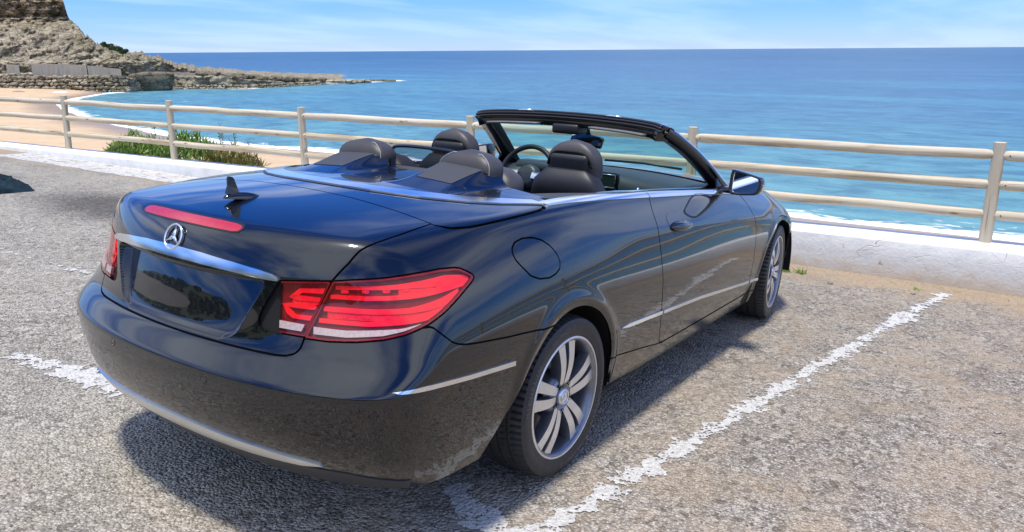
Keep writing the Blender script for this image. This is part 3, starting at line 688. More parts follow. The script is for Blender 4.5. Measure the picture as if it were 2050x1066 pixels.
# someone at the water's edge
def tiny_person(px, label):
    bm = bmesh.new(); L = bm.verts.layers.skin.verify() if hasattr(bm.verts.layers, 'skin') else None
    J = {'pel': (0, 0, .92), 'che': (0, 0, 1.25), 'nec': (0, 0, 1.45), 'hea': (.02, 0, 1.62), 'top': (.02, 0, 1.72), 'ls': (0, .19, 1.40), 'le': (.05, .27, 1.12), 'lh': (.12, .25, .88), 'rs': (0, -.19, 1.40), 're': (-.04, -.27, 1.12), 'rh': (.05, -.28, .86), 'lk': (.04, .10, .48), 'lf': (0, .11, .06), 'lt': (.16, .12, .03), 'rk': (.0, -.10, .48), 'rf': (-.08, -.11, .06), 'rt': (.08, -.12, .03)}
    Rr = {'pel': .145, 'che': .15, 'nec': .06, 'hea': .10, 'top': .07, 'ls': .07, 'le': .05, 'lh': .045, 'rs': .07, 're': .05, 'rh': .045, 'lk': .07, 'lf': .05, 'lt': .035, 'rk': .07, 'rf': .05, 'rt': .035}
    E = [('pel', 'che'), ('che', 'nec'), ('nec', 'hea'), ('hea', 'top'), ('che', 'ls'), ('ls', 'le'), ('le', 'lh'), ('che', 'rs'), ('rs', 're'), ('re', 'rh'), ('pel', 'lk'), ('lk', 'lf'), ('lf', 'lt'), ('pel', 'rk'), ('rk', 'rf'), ('rf', 'rt')]
    names = list(J); me = bpy.data.meshes.new('person'); me.from_pydata([J[n] for n in names], [(names.index(a), names.index(b)) for a, b in E], [])
    o = bpy.data.objects.new('person', me); col.objects.link(o); o.location = px; o.rotation_euler = (0, 0, 2.2)
    o.modifiers.new('skin', 'SKIN'); bm.free()
    for n, sv in zip(names, me.skin_vertices[0].data): sv.radius = (Rr[n], Rr[n]); sv.use_root = (n == 'pel')
    o.modifiers.new('sub', 'SUBSURF').render_levels = 1
    t = NT('dark_clothes'); z = t.add('SeparateXYZ', Vector=t.obj()).outputs['Z']; t.set(Base_Color=t.ramp(t.math('DIVIDE', z, 1.8), [(.0, (.35, .22, .15)), (.44, (.35, .22, .15)), (.45, (.02, .025, .04)), (.80, (.02, .025, .04)), (.81, (.35, .22, .15)), (.93, (.04, .03, .02))], 'CONSTANT'), Roughness=.7)
    me.materials.append(t.m); return tag(o, label, 'person')
tiny_person((104.6, 197.0, SEA_Z-.05), 'person in dark clothes standing at the water edge below the stone wall')
# upturned boat-like shapes and a pole on the sand
def mini_boat(p, rz, sc, mat, label):
    V, F = [], []
    for i, t in enumerate(np.linspace(-1, 1, 13)):
        w = .85*(1-abs(t)**2.4)+.02; h = .55*(1-.3*abs(t)**2)
        for a in np.linspace(0, math.pi, 9): V.append((t*2.1, w*math.cos(a), h*math.sin(a)**.8*(w/.87)**.3))
    for i in range(12):
        for k in range(8): F.append((i*9+k, i*9+k+1, (i+1)*9+k+1, (i+1)*9+k))
    o = mk('upturned_boat', V, F, mat); o.location = p; o.rotation_euler = (0, 0, rz); o.scale = (sc, sc, sc); tag(o, label, 'boat', 'upturned boats on the sand')
mini_boat((96.0, 200.0, SEA_Z+.55), 2.3, .95, plain('white_hull', (.62, .64, .66), .5), 'white upturned boat on the sand behind the leftmost fence post')
mini_boat((90.0, 208.0, SEA_Z+.8), 2.2, .85, plain('brown_hull', (.22, .19, .16), .7), 'brown upturned boat on the sand left of the white one')
# ------------------------------------------------------------------ the car: materials
def paint_mat():
    t = NT('black_car_paint'); o = t.obj()
    fl = t.noise(o, 900, 2)
    t.set(Base_Color=t.ramp(fl, [(.35, (.0015, .0018, .0026)), (.75, (.004, .005, .007))]), Roughness=.30, IOR=1.45, Specular_IOR_Level=.15,
          Coat_Weight=1.0, Coat_IOR=1.66)
    dust = t.noise(o, 2.2, 6, .65)
    t.set(Coat_Roughness=t.ramp(dust, [(.35, .004), (.8, .022)]))
    return t.m
PAINT = paint_mat()
CHROME = plain('chrome', (.90, .91, .92), .14, 1)
SATIN_CHROME = plain('satin_chrome', (.74, .76, .78), .28, 1)
TRIM = plain('black_plastic_trim', (.012, .013, .015), .42)
GLOSS_BLACK = plain('gloss_black_trim', (.006, .006, .008), .08, Coat_Weight=.6)
SHELL = plain('inner_shell_black', (.004, .004, .004), .9)
SEAL = plain('rubber_seal', (.010, .010, .012), .38)
def leather_mat(name, c):
    t = NT(name); o = t.obj()
    v = t.add('TexVoronoi', Scale=420.0, Vector=o).outputs['Distance']
    f = t.noise(o, 9, 4)
    t.set(Base_Color=t.ramp(f, [(.3, tuple(x*.85 for x in c)), (.7, tuple(x*1.15 for x in c))]), Roughness=.48)
    t.bump(v, .18, .002); return t.m
LEATHER = leather_mat('grey_brown_leather', (.048, .044, .046))
LEATHER_DARK = leather_mat('anthracite_leather', (.012, .013, .017))
SOFT = plain('soft_touch_panel', (.040, .042, .048), .62, noise=.15, scale=300, bump=.1)
DASH = plain('dashboard_vinyl', (.035, .042, .048), .45, noise=.1, scale=300, bump=.1)
STITCH = plain('pale_stitching', (.38, .37, .36), .7)
MIRROR = plain('mirror_glass', (.85, .87, .88), .01, 1)
SCREEN = plain('display_glass', (.02, .035, .03), .08)
def glass_mat(name, tint, ior=1.5, rough=0, gloss=1.0):
    t = NT(name); t.n.remove(t.b)
    tr = t.add('BsdfTransparent', Color=rgba(tint)); gl = t.add('BsdfGlossy', Color=rgba(gloss), Roughness=rough)
    lw = t.add('LayerWeight', Blend=.5).outputs['Facing']; f0 = ((ior-1)/(ior+1))**2
    frv = t.math('MULTIPLY_ADD', t.math('POWER', lw, 5.0), 1-f0, f0)
    mx = t.add('MixShader'); t.l.new(frv, mx.inputs[0]); t.l.new(tr.outputs[0], mx.inputs[1]); t.l.new(gl.outputs[0], mx.inputs[2])
    t.l.new(mx.outputs[0], t.out.inputs['Surface']); return t.m
GLASS = glass_mat('windscreen_glass', (.70, .90, .84))
LENS = glass_mat('red_lens', (1.0, .62, .62), 1.45, .0)
LENS_CLEAR = glass_mat('clear_lens', (.9, .92, .93))
MESHNET = glass_mat('wind_net', (.42, .44, .47), 1.25, .2)
RED_BAR = plain('red_light_bar', (1.0, .020, .050), .25, Coat_Weight=.5)
RED_DEEP = plain('deep_red_housing', (.17, .005, .013), .3)
RED_BRIGHT = plain('red_reflector', (.90, .025, .06), .3, noise=.25, scale=160)
WHITE_REFLECTOR = plain('reverse_light_reflector', (.46, .36, .35), .18, noise=.15, scale=120)
BRAKE_RED = plain('high_brake_light_red', (.42, .022, .036), .25, noise=.12, scale=90, Coat_Weight=.6)
RUBBER = plain('tyre_rubber', (.034, .034, .034), .60, noise=.35, scale=30)
RUBBER_SIDE = plain('tyre_sidewall', (.022, .022, .024), .50, noise=.35, scale=25)
ALLOY = plain('machined_alloy', (.80, .79, .77), .34, .85, noise=.06, scale=60)
ALLOY_GREY = plain('grey_alloy_paint', (.24, .25, .28), .32, .75, noise=.1, scale=40)
STEEL = plain('brake_steel', (.28, .26, .24), .45, .9, noise=.2, scale=30)
LAMP_SILVER = plain('headlamp_inner', (.6, .62, .65), .15, .9)

# ------------------------------------------------------------------ the car: body surface as one smooth implicit shape
class Spl:
    def __init__(s, xs, ys):
        s.x = np.array(xs, float); s.y = np.array(ys, float); n = len(xs)
        h = np.diff(s.x); A = np.zeros((n, n)); b = np.zeros(n); A[0, 0] = A[-1, -1] = 1
        for i in range(1, n-1):
            A[i, i-1] = h[i-1]; A[i, i] = 2*(h[i-1]+h[i]); A[i, i+1] = h[i]
            b[i] = 6*((s.y[i+1]-s.y[i])/h[i]-(s.y[i]-s.y[i-1])/h[i-1])
        s.m = np.linalg.solve(A, b)
    def __call__(s, t):
        t = np.asarray(t, float); x, y, m = s.x, s.y, s.m
        tc = np.clip(t, x[0], x[-1]); i = np.clip(np.searchsorted(x, tc)-1, 0, len(x)-2)
        h = x[i+1]-x[i]; a = (x[i+1]-tc)/h; b = (tc-x[i])/h
        v = a*y[i]+b*y[i+1]+((a**3-a)*m[i]+(b**3-b)*m[i+1])*h*h/6
        d0 = (y[1]-y[0])/(x[1]-x[0])-(x[1]-x[0])*m[1]/6; d1 = (y[-1]-y[-2])/(x[-1]-x[-2])+(x[-1]-x[-2])*m[-2]/6
        return v+np.where(t < x[0], (t-x[0])*d0, 0)+np.where(t > x[-1], (t-x[-1])*d1, 0)
def smax(a, b, k):
    h = np.maximum(k-np.abs(a-b), 0)/k
    return np.maximum(a, b)+h*h*h*k/6
def sstep(e0, e1, x):
    t = np.clip((x-e0)/(e1-e0), 0, 1); return t*t*t*(t*(6*t-15)+10)
BX = [-1.0, -.5, 0, .45, .9, 1.4, 1.9, 2.4, 3.0, 3.6]
ZB = Spl(BX, [.985, 1.036, 1.060, 1.040, 1.008, .972, .932, .872, .775, .62])
YB = Spl(BX, [.672, .728, .745, .745, .75, .765, .775, .775, .755, .68])
WM = Spl([-1.1, -.7, -.3, 0, .5, 1.2, 2.2, 2.76, 3.2, 3.6], [.845, .882, .893, .895, .886, .884, .886, .889, .86, .78])
HC = Spl([-1.05, -.93, -.8, -.6, -.4, -.2, 0, .45, .9, 1.4, 1.9, 2.4, 3.0, 3.4, 3.6],
         [1.035, 1.053, 1.069, 1.084, 1.094, 1.10, 1.103, 1.095, 1.075, 1.042, 1.004, .955, .875, .79, .73])
XL = Spl([.18, .24, .28, .34, .42, .50, .56, .62, .68], [-.93, -.985, -1.03, -1.085, -1.128, -1.147, -1.155, -1.156, -1.152])
XU = Spl([.50, .56, .612, .645, .67, .69, .72, .80, .88, .95, 1.0, 1.03, 1.06, 1.10],
         [-1.235, -1.193, -1.154, -1.128, -1.109, -1.098, -1.091, -1.088, -1.079, -1.062, -1.040, -1.017, -.98, -.925])
ZC = Spl([.0, .282, .555, .864, 1.474, 2.203, 2.6, 3.0], [.905, .900, .885, .865, .813, .746, .705, .66])
ZM = .60
def wside(x, z):
    zb, yb, wm = ZB(x), YB(x), WM(x)
    s = (zb-z)/(zb-ZM); sc = np.clip(s, 0, 1); g = 1-(1-sc)**1.9
    up = yb+(wm-yb)*(g+np.where(s < 0, 1.9*s, 0))
    q = np.clip((ZM-z)/(ZM-.2), 0, 1.3)
    w = np.where(z > ZM, up, wm-.055*q**2.4)
    d = z-ZC(x); amp = .075*sstep(.05, .75, x)*(1-sstep(2.35, 2.75, x))
    w = w-amp*(np.sqrt(d*d+.004**2)-.09)*np.exp(-(d/.12)**2)
    for xc in (0., 2.76):
        r = np.hypot(x-xc, z-.318); w = w+.008*np.exp(-((r-.395)/.026)**2)
    return w
def xrear(y, z):
    ya = np.abs(y)
    return smax(XL(z), XU(z), .012)+(.15+.21*sstep(.58, .90, z))*ya**2+(.10+.10*sstep(.9, .5, z))*ya**4
def recess(y, z):
    ya = np.abs(y); hw = .395-.085*np.clip((.885-z)/.17, 0, 1.2)-.03*np.clip((.74-z)/.05, 0, 1)**2
    qx = ya-(hw-.035); qz = np.abs(z-.795)-(.103-.035)
    sd = np.hypot(np.maximum(qx, 0), np.maximum(qz, 0))+np.minimum(np.maximum(qx, qz), 0)-.035
    return (.013+.034*np.clip((z-.70)/.18, 0, 1))*sstep(.004, -.024, sd)
def hump(x, y):
    a = np.interp(x, [-.24, -.13, .03, .3], [0, .020, .062, .07])
    return a*(1-sstep(.085, .20, np.abs(np.abs(y)-.297)))
def BODY(P):
    x, y, z = P[..., 0], P[..., 1], P[..., 2]
    side = np.abs(y)-wside(x, z)
    rear = xrear(y, z)-x+np.where(x < -.8, recess(y, z), 0)
    front = x-(3.60-.28*y*y-.35*y**4-1.8*np.maximum(z-.62, 0)**1.5-1.2*np.maximum(.35-z, 0)**1.5)
    top = z-(HC(x)-.097*y*y+np.where(x < .4, hump(x, y), 0))
    w = smax(side, front, .3)
    back = smax(rear, top, .045)
    q = sstep(-.04, .04, rear-top)
    return smax(w, back, .15*q+(.045+.065*sstep(-.25, -.8, x))*(1-q))
XS, XF, Z0 = -.35, 2.85, .80
def origin_dir(s, v):
    a = math.pi/2; L = XF-XS
    ox = np.where(s < a, XS, np.where(s < a+L, XS+s-a, XF))
    az = np.where(s < a, s, np.where(s < a+L, a, s-L)); el = np.maximum(v-Z0, 0)
    return (np.stack([ox, 0*s, np.minimum(v, Z0)+0*s], -1),
            np.stack([-np.cos(az)*np.cos(el), -np.sin(az)*np.cos(el), np.sin(el)], -1))
def solve(O, D, f=BODY):
    lo = np.zeros(O.shape[:-1]); hi = np.full(O.shape[:-1], 1.7)
    for i in range(34):
        m = (lo+hi)/2; ins = f(O+m[..., None]*D) < 0
        lo = np.where(ins, m, lo); hi = np.where(ins, hi, m)
    return O+((lo+hi)/2)[..., None]*D
def grad(P, f=BODY, e=8e-4):
    g = np.stack([f(P+np.eye(3)[i]*e)-f(P-np.eye(3)[i]*e) for i in range(3)], -1)
    return g/np.linalg.norm(g, axis=-1, keepdims=True)
def sparam(P):
    x, y = P[:, 0], -np.abs(P[:, 1])
    a = np.arctan2(-y, -(x-XS))
    return np.where(x < XS, (a-math.pi/2)*.75, x-XS)
class Patch:                     # right half (y <= 0) piece of the body surface: quads plus cut polygons
    def __init__(s, V, N, Q, P=None): s.V, s.N, s.Q, s.P = V, N, Q, P or []
def body_grid(ss, vv):
    S, Vv = np.meshgrid(ss, vv, indexing='ij'); O, D = origin_dir(S, Vv)
    P = solve(O, D); P[np.abs(P[..., 1]) < 1e-6, 1] = 0
    N = grad(P); a, b = P.shape[:2]
    i, j = np.meshgrid(np.arange(a-1), np.arange(b-1), indexing='ij'); k = i*b+j
    Q = np.stack([k, k+b, k+b+1, k+1], -1).reshape(-1, 4)
    N = N.reshape(-1, 3); V = P.reshape(-1, 3)
    N[np.abs(V[:, 1]) < 1e-6, 1] = 0; N /= np.linalg.norm(N, axis=1, keepdims=True)
    return Patch(V, N, Q)
def clip(p, f):
    """keep f < 0"""
    val = f(p.V); ins = val < 0
    qi = ins[p.Q].sum(1) if len(p.Q) else np.zeros(0, int)
    keep = p.Q[qi == 4]; mixed = [tuple(q) for q in p.Q[(qi > 0) & (qi < 4)]]+[q for q in p.P if any(ins[list(q)])]
    V, N = list(p.V), list(p.N); cache = {}; polys = []
    def cut(a, b):
        key = (a, b) if a < b else (b, a)
        if key not in cache:
            t = val[a]/(val[a]-val[b]); cache[key] = len(V)
            V.append(p.V[a]*(1-t)+p.V[b]*t); n = p.N[a]*(1-t)+p.N[b]*t; N.append(n/np.linalg.norm(n))
        return cache[key]
    for q in mixed:
        out = []
        for i in range(len(q)):
            a, b = q[i], q[(i+1) % len(q)]
            if ins[a]: out.append(int(a))
            if ins[a] != ins[b]: out.append(cut(int(a), int(b)))
        if len(out) >= 3: polys.append(tuple(out))
    r = Patch(np.array(V), np.array(N), keep, polys)
    used = np.zeros(len(r.V), bool); used[r.Q.ravel()] = True
    for q in polys: used[list(q)] = True
    idx = np.cumsum(used)-1
    r.V, r.N, r.Q = r.V[used], r.N[used], idx[r.Q]; r.P = [tuple(int(idx[i]) for i in q) for q in polys]
    return r
def patch_mesh(p, offset=0, depth=.010, both=True, mirror=False, flange=True):
    """V, F, N of a patch (with turned-in edges); both: add the mirrored left half; mirror: left half only"""
    V = p.V+offset*p.N; N = p.N; F = [tuple(q) for q in p.Q.tolist()]+p.P
    if flange:
        cnt = {}
        for q in F:
            for i in range(len(q)):
                a, b = q[i], q[(i+1) % len(q)]; k = (a, b) if a < b else (b, a)
                cnt[k] = None if k in cnt else (a, b)
        ed = [e for e in cnt.values() if e is not None and not (abs(V[e[0]][1]) < 1e-5 and abs(V[e[1]][1]) < 1e-5)]
        if ed:
            fv, fn, ff = [], [], []; base = len(V)
            for a, b in ed:
                n = np.cross(V[b]-V[a], p.N[a]); l = np.linalg.norm(n); n = n/l if l > 1e-9 else p.N[a]
                k = base+len(fv)
                fv += [V[a], V[b], V[b]-depth*p.N[b], V[a]-depth*p.N[a]]; fn += [n]*4; ff.append((k+1, k, k+3, k+2))
            V = np.vstack([V, fv]); N = np.vstack([N, fn]); F = F+ff
    if mirror or both:
        Vm, Nm = V*[1, -1, 1], N*[1, -1, 1]; Fm = [tuple(reversed(q)) for q in F]
        if mirror: return Vm, Fm, Nm
        o = len(V); return np.vstack([V, Vm]), F+[tuple(i+o for i in q) for q in Fm], np.vstack([N, Nm])
    return V, F, N
def sd_poly(poly):
    A = np.array(poly, float); B = np.roll(A, -1, 0)
    def f(a, b):
        d2 = np.full(a.shape, 1e9); ins = np.zeros(a.shape, bool)
        for (x0, y0), (x1, y1) in zip(A, B):
            ex, ey = x1-x0, y1-y0; wx, wy = a-x0, b-y0
            t = np.clip((wx*ex+wy*ey)/(ex*ex+ey*ey+1e-12), 0, 1)
            d2 = np.minimum(d2, (wx-ex*t)**2+(wy-ey*t)**2)
            c = ((y0 <= b) & (y1 > b)) | ((y1 <= b) & (y0 > b))
            with np.errstate(divide='ignore', invalid='ignore'):
                ins ^= c & (a < x0+(b-y0)/(y1-y0)*(x1-x0) if y1 != y0 else False)
        return np.where(ins, -1, 1)*np.sqrt(d2)
    return f
def in_xz(poly): g = sd_poly(poly); return lambda V: g(V[:, 0], V[:, 2])
def in_yz(poly): g = sd_poly(poly); return lambda V: g(np.abs(V[:, 1]), V[:, 2])
def in_sz(poly): g = sd_poly(poly); return lambda V: g(sparam(V), V[:, 2])
def in_xy(poly): g = sd_poly(poly); return lambda V: g(V[:, 0], np.abs(V[:, 1]))
def neg(f): return lambda V: -f(V)
def shift(f, d): return lambda V: f(V)+d
GAP = .0032
def cutout(p, inside=(), outside=(), gap=GAP):
    for f in inside: p = clip(p, shift(f, gap))
    for f in outside: p = clip(p, shift(neg(f), gap))
    return p

# outlines of the panels, on the right-hand side (mirrored for the left)
LENS_OUT = [(-.585, .912), (-.535, .919), (-.482, .924), (-.42, .930), (-.362, .933), (-.29, .933), (-.238, .929), (-.215, .924), (-.190, .911), (-.172, .899), (-.168, .891), (-.180, .881), (-.253, .841), (-.300, .816),
            (-.355, .791), (-.415, .769), (-.466, .756), (-.529, .746), (-.594, .741), (-.660, .742)]
LENS_IN = [(.443, .899), (.590, .912), (.544, .745), (.475, .747), (.425, .749), (.402, .753), (.391, .762), (.388, .780), (.396, .806), (.423, .862)]
LID = [(-1, .683), (.47, .685), (.505, .688), (.530, .697), (.541, .714), (.544, .744), (.591, .913), (.624, .966), (.637, 1.001), (.649, 1.015), (.655, 1.03), (.653, 1.045), (.65, 1.3), (-1, 1.3)]
ARCH = [(.40, .05), (.396, .20), (.386, .27)]+[(.368*math.cos(a), .318+.368*math.sin(a)) for a in np.linspace(.05, 2.35, 30)]+[(-.300, .545), (-.348, .490), (-.400, .425), (-.450, .360), (-.50, .300), (-.545, .24), (-.56, .05)]
ARCH_F = [(3.14, .05), (3.125, .20), (3.11, .27)]+[(2.76+.352*math.cos(a), .322+.352*math.sin(a)) for a in np.linspace(.05, 2.6, 30)]+[(2.43, .46), (2.40, .40), (2.375, .33), (2.36, .25), (2.36, .05)]
DOOR = [(.887, 1.2), (.887, 1.002), (.862, .948), (.842, .841), (.834, .707), (.845, .56), (.862, .46), (.885, .38), (.912, .318), (.930, .298), (.955, .290), (1.35, .284), (1.722, .279), (2.16, .276), (2.195, .279), (2.215, .292),
        (2.222, .32), (2.217, .436), (2.211, .563), (2.213, .656), (2.219, .72), (2.217, .753), (2.203, .795), (2.18, .838), (2.14, .876), (2.08, .925), (2.0, 1.0), (2.0, 1.2)]
FUEL = [(-.314, .930), (-.306, .948), (-.283, .963), (-.235, .970), (-.178, .966), (-.125, .950), (-.085, .925), (-.058, .893), (-.050, .865), (-.062, .842), (-.095, .828), (-.142, .822), (-.204, .829), (-.250, .847), (-.286, .883), (-.308, .908)]
f_lid_yz, f_lens_o, f_lens_i = in_yz(LID), in_sz(LENS_OUT), in_yz(LENS_IN)
f_arch, f_arch_f, f_door, f_fuel = in_xz(ARCH), in_xz(ARCH_F), in_xz(DOOR), in_xz(FUEL)
xlid = lambda y: np.interp(np.abs(y), [0, .257, .505, .65, .72], [-.543, -.541, -.552, -.563, -.572])
f_lid = lambda V: np.maximum(f_lid_yz(V), V[:, 0]-xlid(V[:, 1]))
ztl = lambda x: np.interp(x, [-.60, -.563, -.548, -.524, -.455, -.306, -.129, -.05, -.01, .004, .012], [1.047, 1.044, 1.037, 1.032, 1.030, 1.035, 1.040, 1.043, 1.047, 1.053, 1.064])
YIN = lambda x: YB(x)-.052
def f_ton(V):
    x, ya, z = V[:, 0], np.abs(V[:, 1]), V[:, 2]
    return np.maximum(xlid(ya)-x, np.minimum(np.maximum(ztl(x)-z, x-.012), np.maximum(ya-YIN(x), x-.13)))
def f_cockpit(V):
    x, ya = V[:, 0], np.abs(V[:, 1])
    rear = .10+.03*np.clip(ya/.3, 0, 1)
    return np.maximum(np.maximum(ya-YIN(x), rear-x), np.maximum(x-2.08, .86-V[:, 2]))
BCX = [-1.4, -.60, -.347, -.321, -.290, -.270, -.245, -.195, -.064, .125, .30, .36, .40]
BCZ = [.79, .79, .784, .757, .725, .714, .706, .697, .678, .657, .648, .64, .05]
f_bump_line = lambda V: V[:, 2]-np.interp(sparam(V), BCX, BCZ)              # < 0 below: bumper
f_seam = lambda V: V[:, 2]-np.interp(V[:, 0], [.3, .43, .70, .955, 1.722, 2.4], [.385, .371, .330, .287, .275, .272])
f_bottom = lambda V: np.interp(V[:, 0], [-1.2, -.95, -.5, .4, .8, 2.3, 2.5, 3.2, 3.6], [.285, .275, .262, .235, .205, .190, .19, .20, .22])-V[:, 2]
f_front_cut = lambda V: V[:, 0]-2.97+.10*(V[:, 2]-.5)
f_hood = lambda V: np.maximum(np.maximum(2.06-V[:, 0], np.abs(V[:, 1])-np.interp(V[:, 0], [2, 2.6, 3.2, 3.5], [.725, .715, .66, .55])), np.maximum(.70-V[:, 2], V[:, 0]-3.4))

car = empty('car', Matrix([[*TILT[i], 0] for i in range(3)]+[[0, 0, 0, 1]]))
tag(car, 'glossy black four-seat convertible with its roof down, parked facing the sea', 'car')

_a = math.pi/2
SG = np.concatenate([np.linspace(0, _a, 118)[:-1], _a+np.arange(0, XF-XS, .0105), np.linspace(_a+XF-XS, 2*_a+XF-XS, 60)])
VG = np.concatenate([np.arange(.17, Z0, .0085), Z0+np.linspace(0, .5, 56)[:-1], Z0+np.linspace(.5, math.pi/2, 66)])
G = body_grid(SG, VG)
G = clip(G, f_bottom); G = clip(G, neg(f_arch)); G = clip(G, neg(f_arch_f))
open_body = clip(G, neg(f_cockpit))

def panel(name, p, mat=PAINT, both=True, parent=None, offset=0, depth=.010, label=None):
    """one object for a panel that crosses the middle, two for one on each side"""
    out = []
    if both:
        V, F, N = patch_mesh(p, offset, depth); out.append(mk(name, V, F, mat, parent or car, normals=N))
    else:
        for k, mir in enumerate((False, True)):
            V, F, N = patch_mesh(p, offset, depth, both=False, mirror=mir)
            out.append(mk(name, V, F, mat, parent[k] if isinstance(parent, (list, tuple)) else (parent or car), normals=N))
    return out
# inner shell a little below the skin, seen only through the panel gaps
shell = open_body
mk('inner_shell', *(lambda r: (r[0], r[1]))(patch_mesh(Patch(shell.V, shell.N, shell.Q, shell.P), -.013, .01, flange=False)), SHELL, car)
is_rear = lambda V: V[:, 0]+.3
LIDG = body_grid(np.linspace(0, _a, 230), np.concatenate([np.arange(.655, Z0, .0042), Z0+np.linspace(0, .6, 110)[:-1], Z0+np.linspace(.6, math.pi/2, 60)]))
lid = cutout(LIDG, [f_lid_yz, lambda V: V[:, 0]-xlid(V[:, 1])], [f_lens_i])
trunk_lid = panel('trunk_lid', lid)[0]
ton = cutout(open_body, [f_ton]); tonneau = panel('roof_cover', ton)[0]
rear_part = clip(open_body, lambda V: V[:, 0]-1.2)
quarter = cutout(rear_part, [], [f_lid, f_ton, f_lens_o, f_door, f_fuel])
quarter = clip(clip(quarter, shift(neg(f_bump_line), GAP)), shift(neg(f_seam), GAP))
quarters = panel('rear_quarter_panel', quarter, both=False)
bump = cutout(clip(rear_part, lambda V: V[:, 0]-.05), [f_bump_line], [f_lid, f_lens_o])
bumper = panel('rear_bumper', bump)[0]
fuel = cutout(rear_part, [f_fuel]); V, F, N = patch_mesh(fuel, .0005, .01, both=False)
mk('fuel_flap', V, F, PAINT, car, normals=N)
door = cutout(open_body, [f_door]); doors = panel('door', door, both=False)
mid_part = clip(clip(open_body, lambda V: .2-V[:, 0]), lambda V: V[:, 0]-2.65)
sill = cutout(mid_part, [f_seam], [f_door]); sills = panel('side_sill', sill, both=False)
fr = clip(open_body, lambda V: 1.9-V[:, 0])
HEAD = [(2.665, .782), (2.80, .752), (2.90, .712), (3.0, .68), (3.3, .60), (3.3, .56), (2.9, .62), (2.62, .68), (2.60, .70)]
f_head = lambda V: np.maximum(in_xz(HEAD)(V), 2.85-V[:, 0]-10*np.maximum(.5-np.abs(V[:, 1]), 0))
fender = cutout(fr, [], [f_door, f_hood]); fender = clip(clip(fender, f_front_cut), shift(neg(f_seam), GAP))
panel('front_fender', fender, both=False)
panel('hood', cutout(fr, [f_hood]))
fb = cutout(fr, [], [f_hood]); fb = clip(fb, shift(neg(f_front_cut), GAP)); panel('front_bumper', fb)

# tail lamps: clear red lens over housing, light bars and reversing strip, all following the body's corner
LG = body_grid(np.linspace(.60, 1.36, 190), np.concatenate([np.arange(.725, Z0, .0045), Z0+np.linspace(0, .30, 46)]))
def lamp_piece(name, f, mat, offset, depth, parents, extra=()):
    p = clip(LG, f)
    for e in extra: p = clip(p, e)
    if not len(p.Q) and not p.P: return
    return panel(name, p, mat, both=False, parent=parents, offset=offset, depth=depth)
lamps = [empty('tail_light'), empty('tail_light')]
for l in lamps: l.parent = car
lamp_piece('housing', shift(f_lens_o, .004), RED_DEEP, -.0125, .004, lamps)
def band(top, bot):   # strip between two curves s -> z
    tx, tz = zip(*top); bx, bz = zip(*bot)
    return lambda V: np.maximum(V[:, 2]-np.interp(sparam(V), tx, tz), np.interp(sparam(V), bx, bz)-V[:, 2])
smin = lambda s0, s1: (lambda V: np.maximum(s0-sparam(V), sparam(V)-s1))
inlens = shift(f_lens_o, .010)
lamp_piece('light_bar', band([(-.60, .897), (-.50, .903), (-.38, .912), (-.27, .916), (-.20, .905)], [(-.60, .887), (-.50, .892), (-.38, .896), (-.31, .890), (-.20, .870)]), RED_BAR, -.008, .010, lamps, [inlens, smin(-.578, -.185)])
lamp_piece('light_bar', band([(-.62, .872), (-.50, .874), (-.40, .880), (-.30, .889), (-.22, .897)], [(-.62, .860), (-.50, .861), (-.40, .866), (-.30, .870), (-.22, .874)]), RED_BAR, -.007, .010, lamps, [inlens, smin(-.592, -.22)])
lamp_piece('light_bar', band([(-.64, .838), (-.50, .838), (-.40, .842), (-.30, .856), (-.22, .875)], [(-.64, .824), (-.50, .823), (-.40, .827), (-.30, .832), (-.22, .850)]), RED_BAR, -.007, .010, lamps, [inlens, smin(-.61, -.235)])
lamp_piece('light_bar', band([(-.64, .803), (-.50, .803), (-.40, .815), (-.30, .834), (-.24, .85)], [(-.64, .790), (-.50, .790), (-.40, .799), (-.33, .806), (-.24, .835)]), RED_BAR, -.008, .010, lamps, [inlens, smin(-.622, -.25)])
lamp_piece('reflector', band([(-.60, .889), (-.40, .897), (-.32, .893), (-.22, .875)], [(-.60, .871), (-.40, .879), (-.30, .889), (-.22, .874)]), RED_BRIGHT, -.0095, .003, lamps, [inlens, smin(-.42, -.26)])
lamp_piece('reflector', band([(-.64, .824), (-.40, .828), (-.25, .852)], [(-.64, .803), (-.45, .806), (-.25, .838)]), RED_BRIGHT, -.0095, .003, lamps, [inlens, smin(-.60, -.27)])
lamp_piece('reversing_light', band([(-.66, .778), (-.55, .775), (-.42, .786), (-.335, .804), (-.30, .815)], [(-.66, .757), (-.55, .756), (-.45, .768), (-.36, .795), (-.30, .815)]), WHITE_REFLECTOR, .0022, .009, lamps, [inlens, smin(-.632, -.31)])
for k in range(5):      # little hooked light guides under the two upper bars
    s0 = -.555+k*.052
    for zz in (.884+.003*k, .813+.0015*k):
        lamp_piece('light_guide', lambda V, s0=s0, zz=zz: np.maximum(np.abs(sparam(V)-s0)-.010, np.abs(V[:, 2]-zz)-.0055), RED_BRIGHT, -.0085, .006, lamps, [inlens])
lens_o = cutout(LG, [f_lens_o], gap=.002)
panel('lens', lens_o, LENS, both=False, parent=lamps, offset=.0012, depth=.012)
panel('lens_edge', clip(clip(LG, shift(f_lens_o, .002)), shift(neg(f_lens_o), -.007)), plain('dark_red_rim', (.20, .004, .012), .2), both=False, parent=lamps, offset=-.001, depth=.012)
lamps_i = [empty('inner_tail_light'), empty('inner_tail_light')]
for l in lamps_i: l.parent = car
in_i = shift(f_lens_i, .010)
ycoord = lambda y0, y1: (lambda V: np.maximum(y0-np.abs(V[:, 1]), np.abs(V[:, 1])-y1))
zband = lambda z0, z1, sl=0: (lambda V: np.maximum(z0+sl*np.abs(V[:, 1])-V[:, 2], V[:, 2]-z1-sl*np.abs(V[:, 1])))
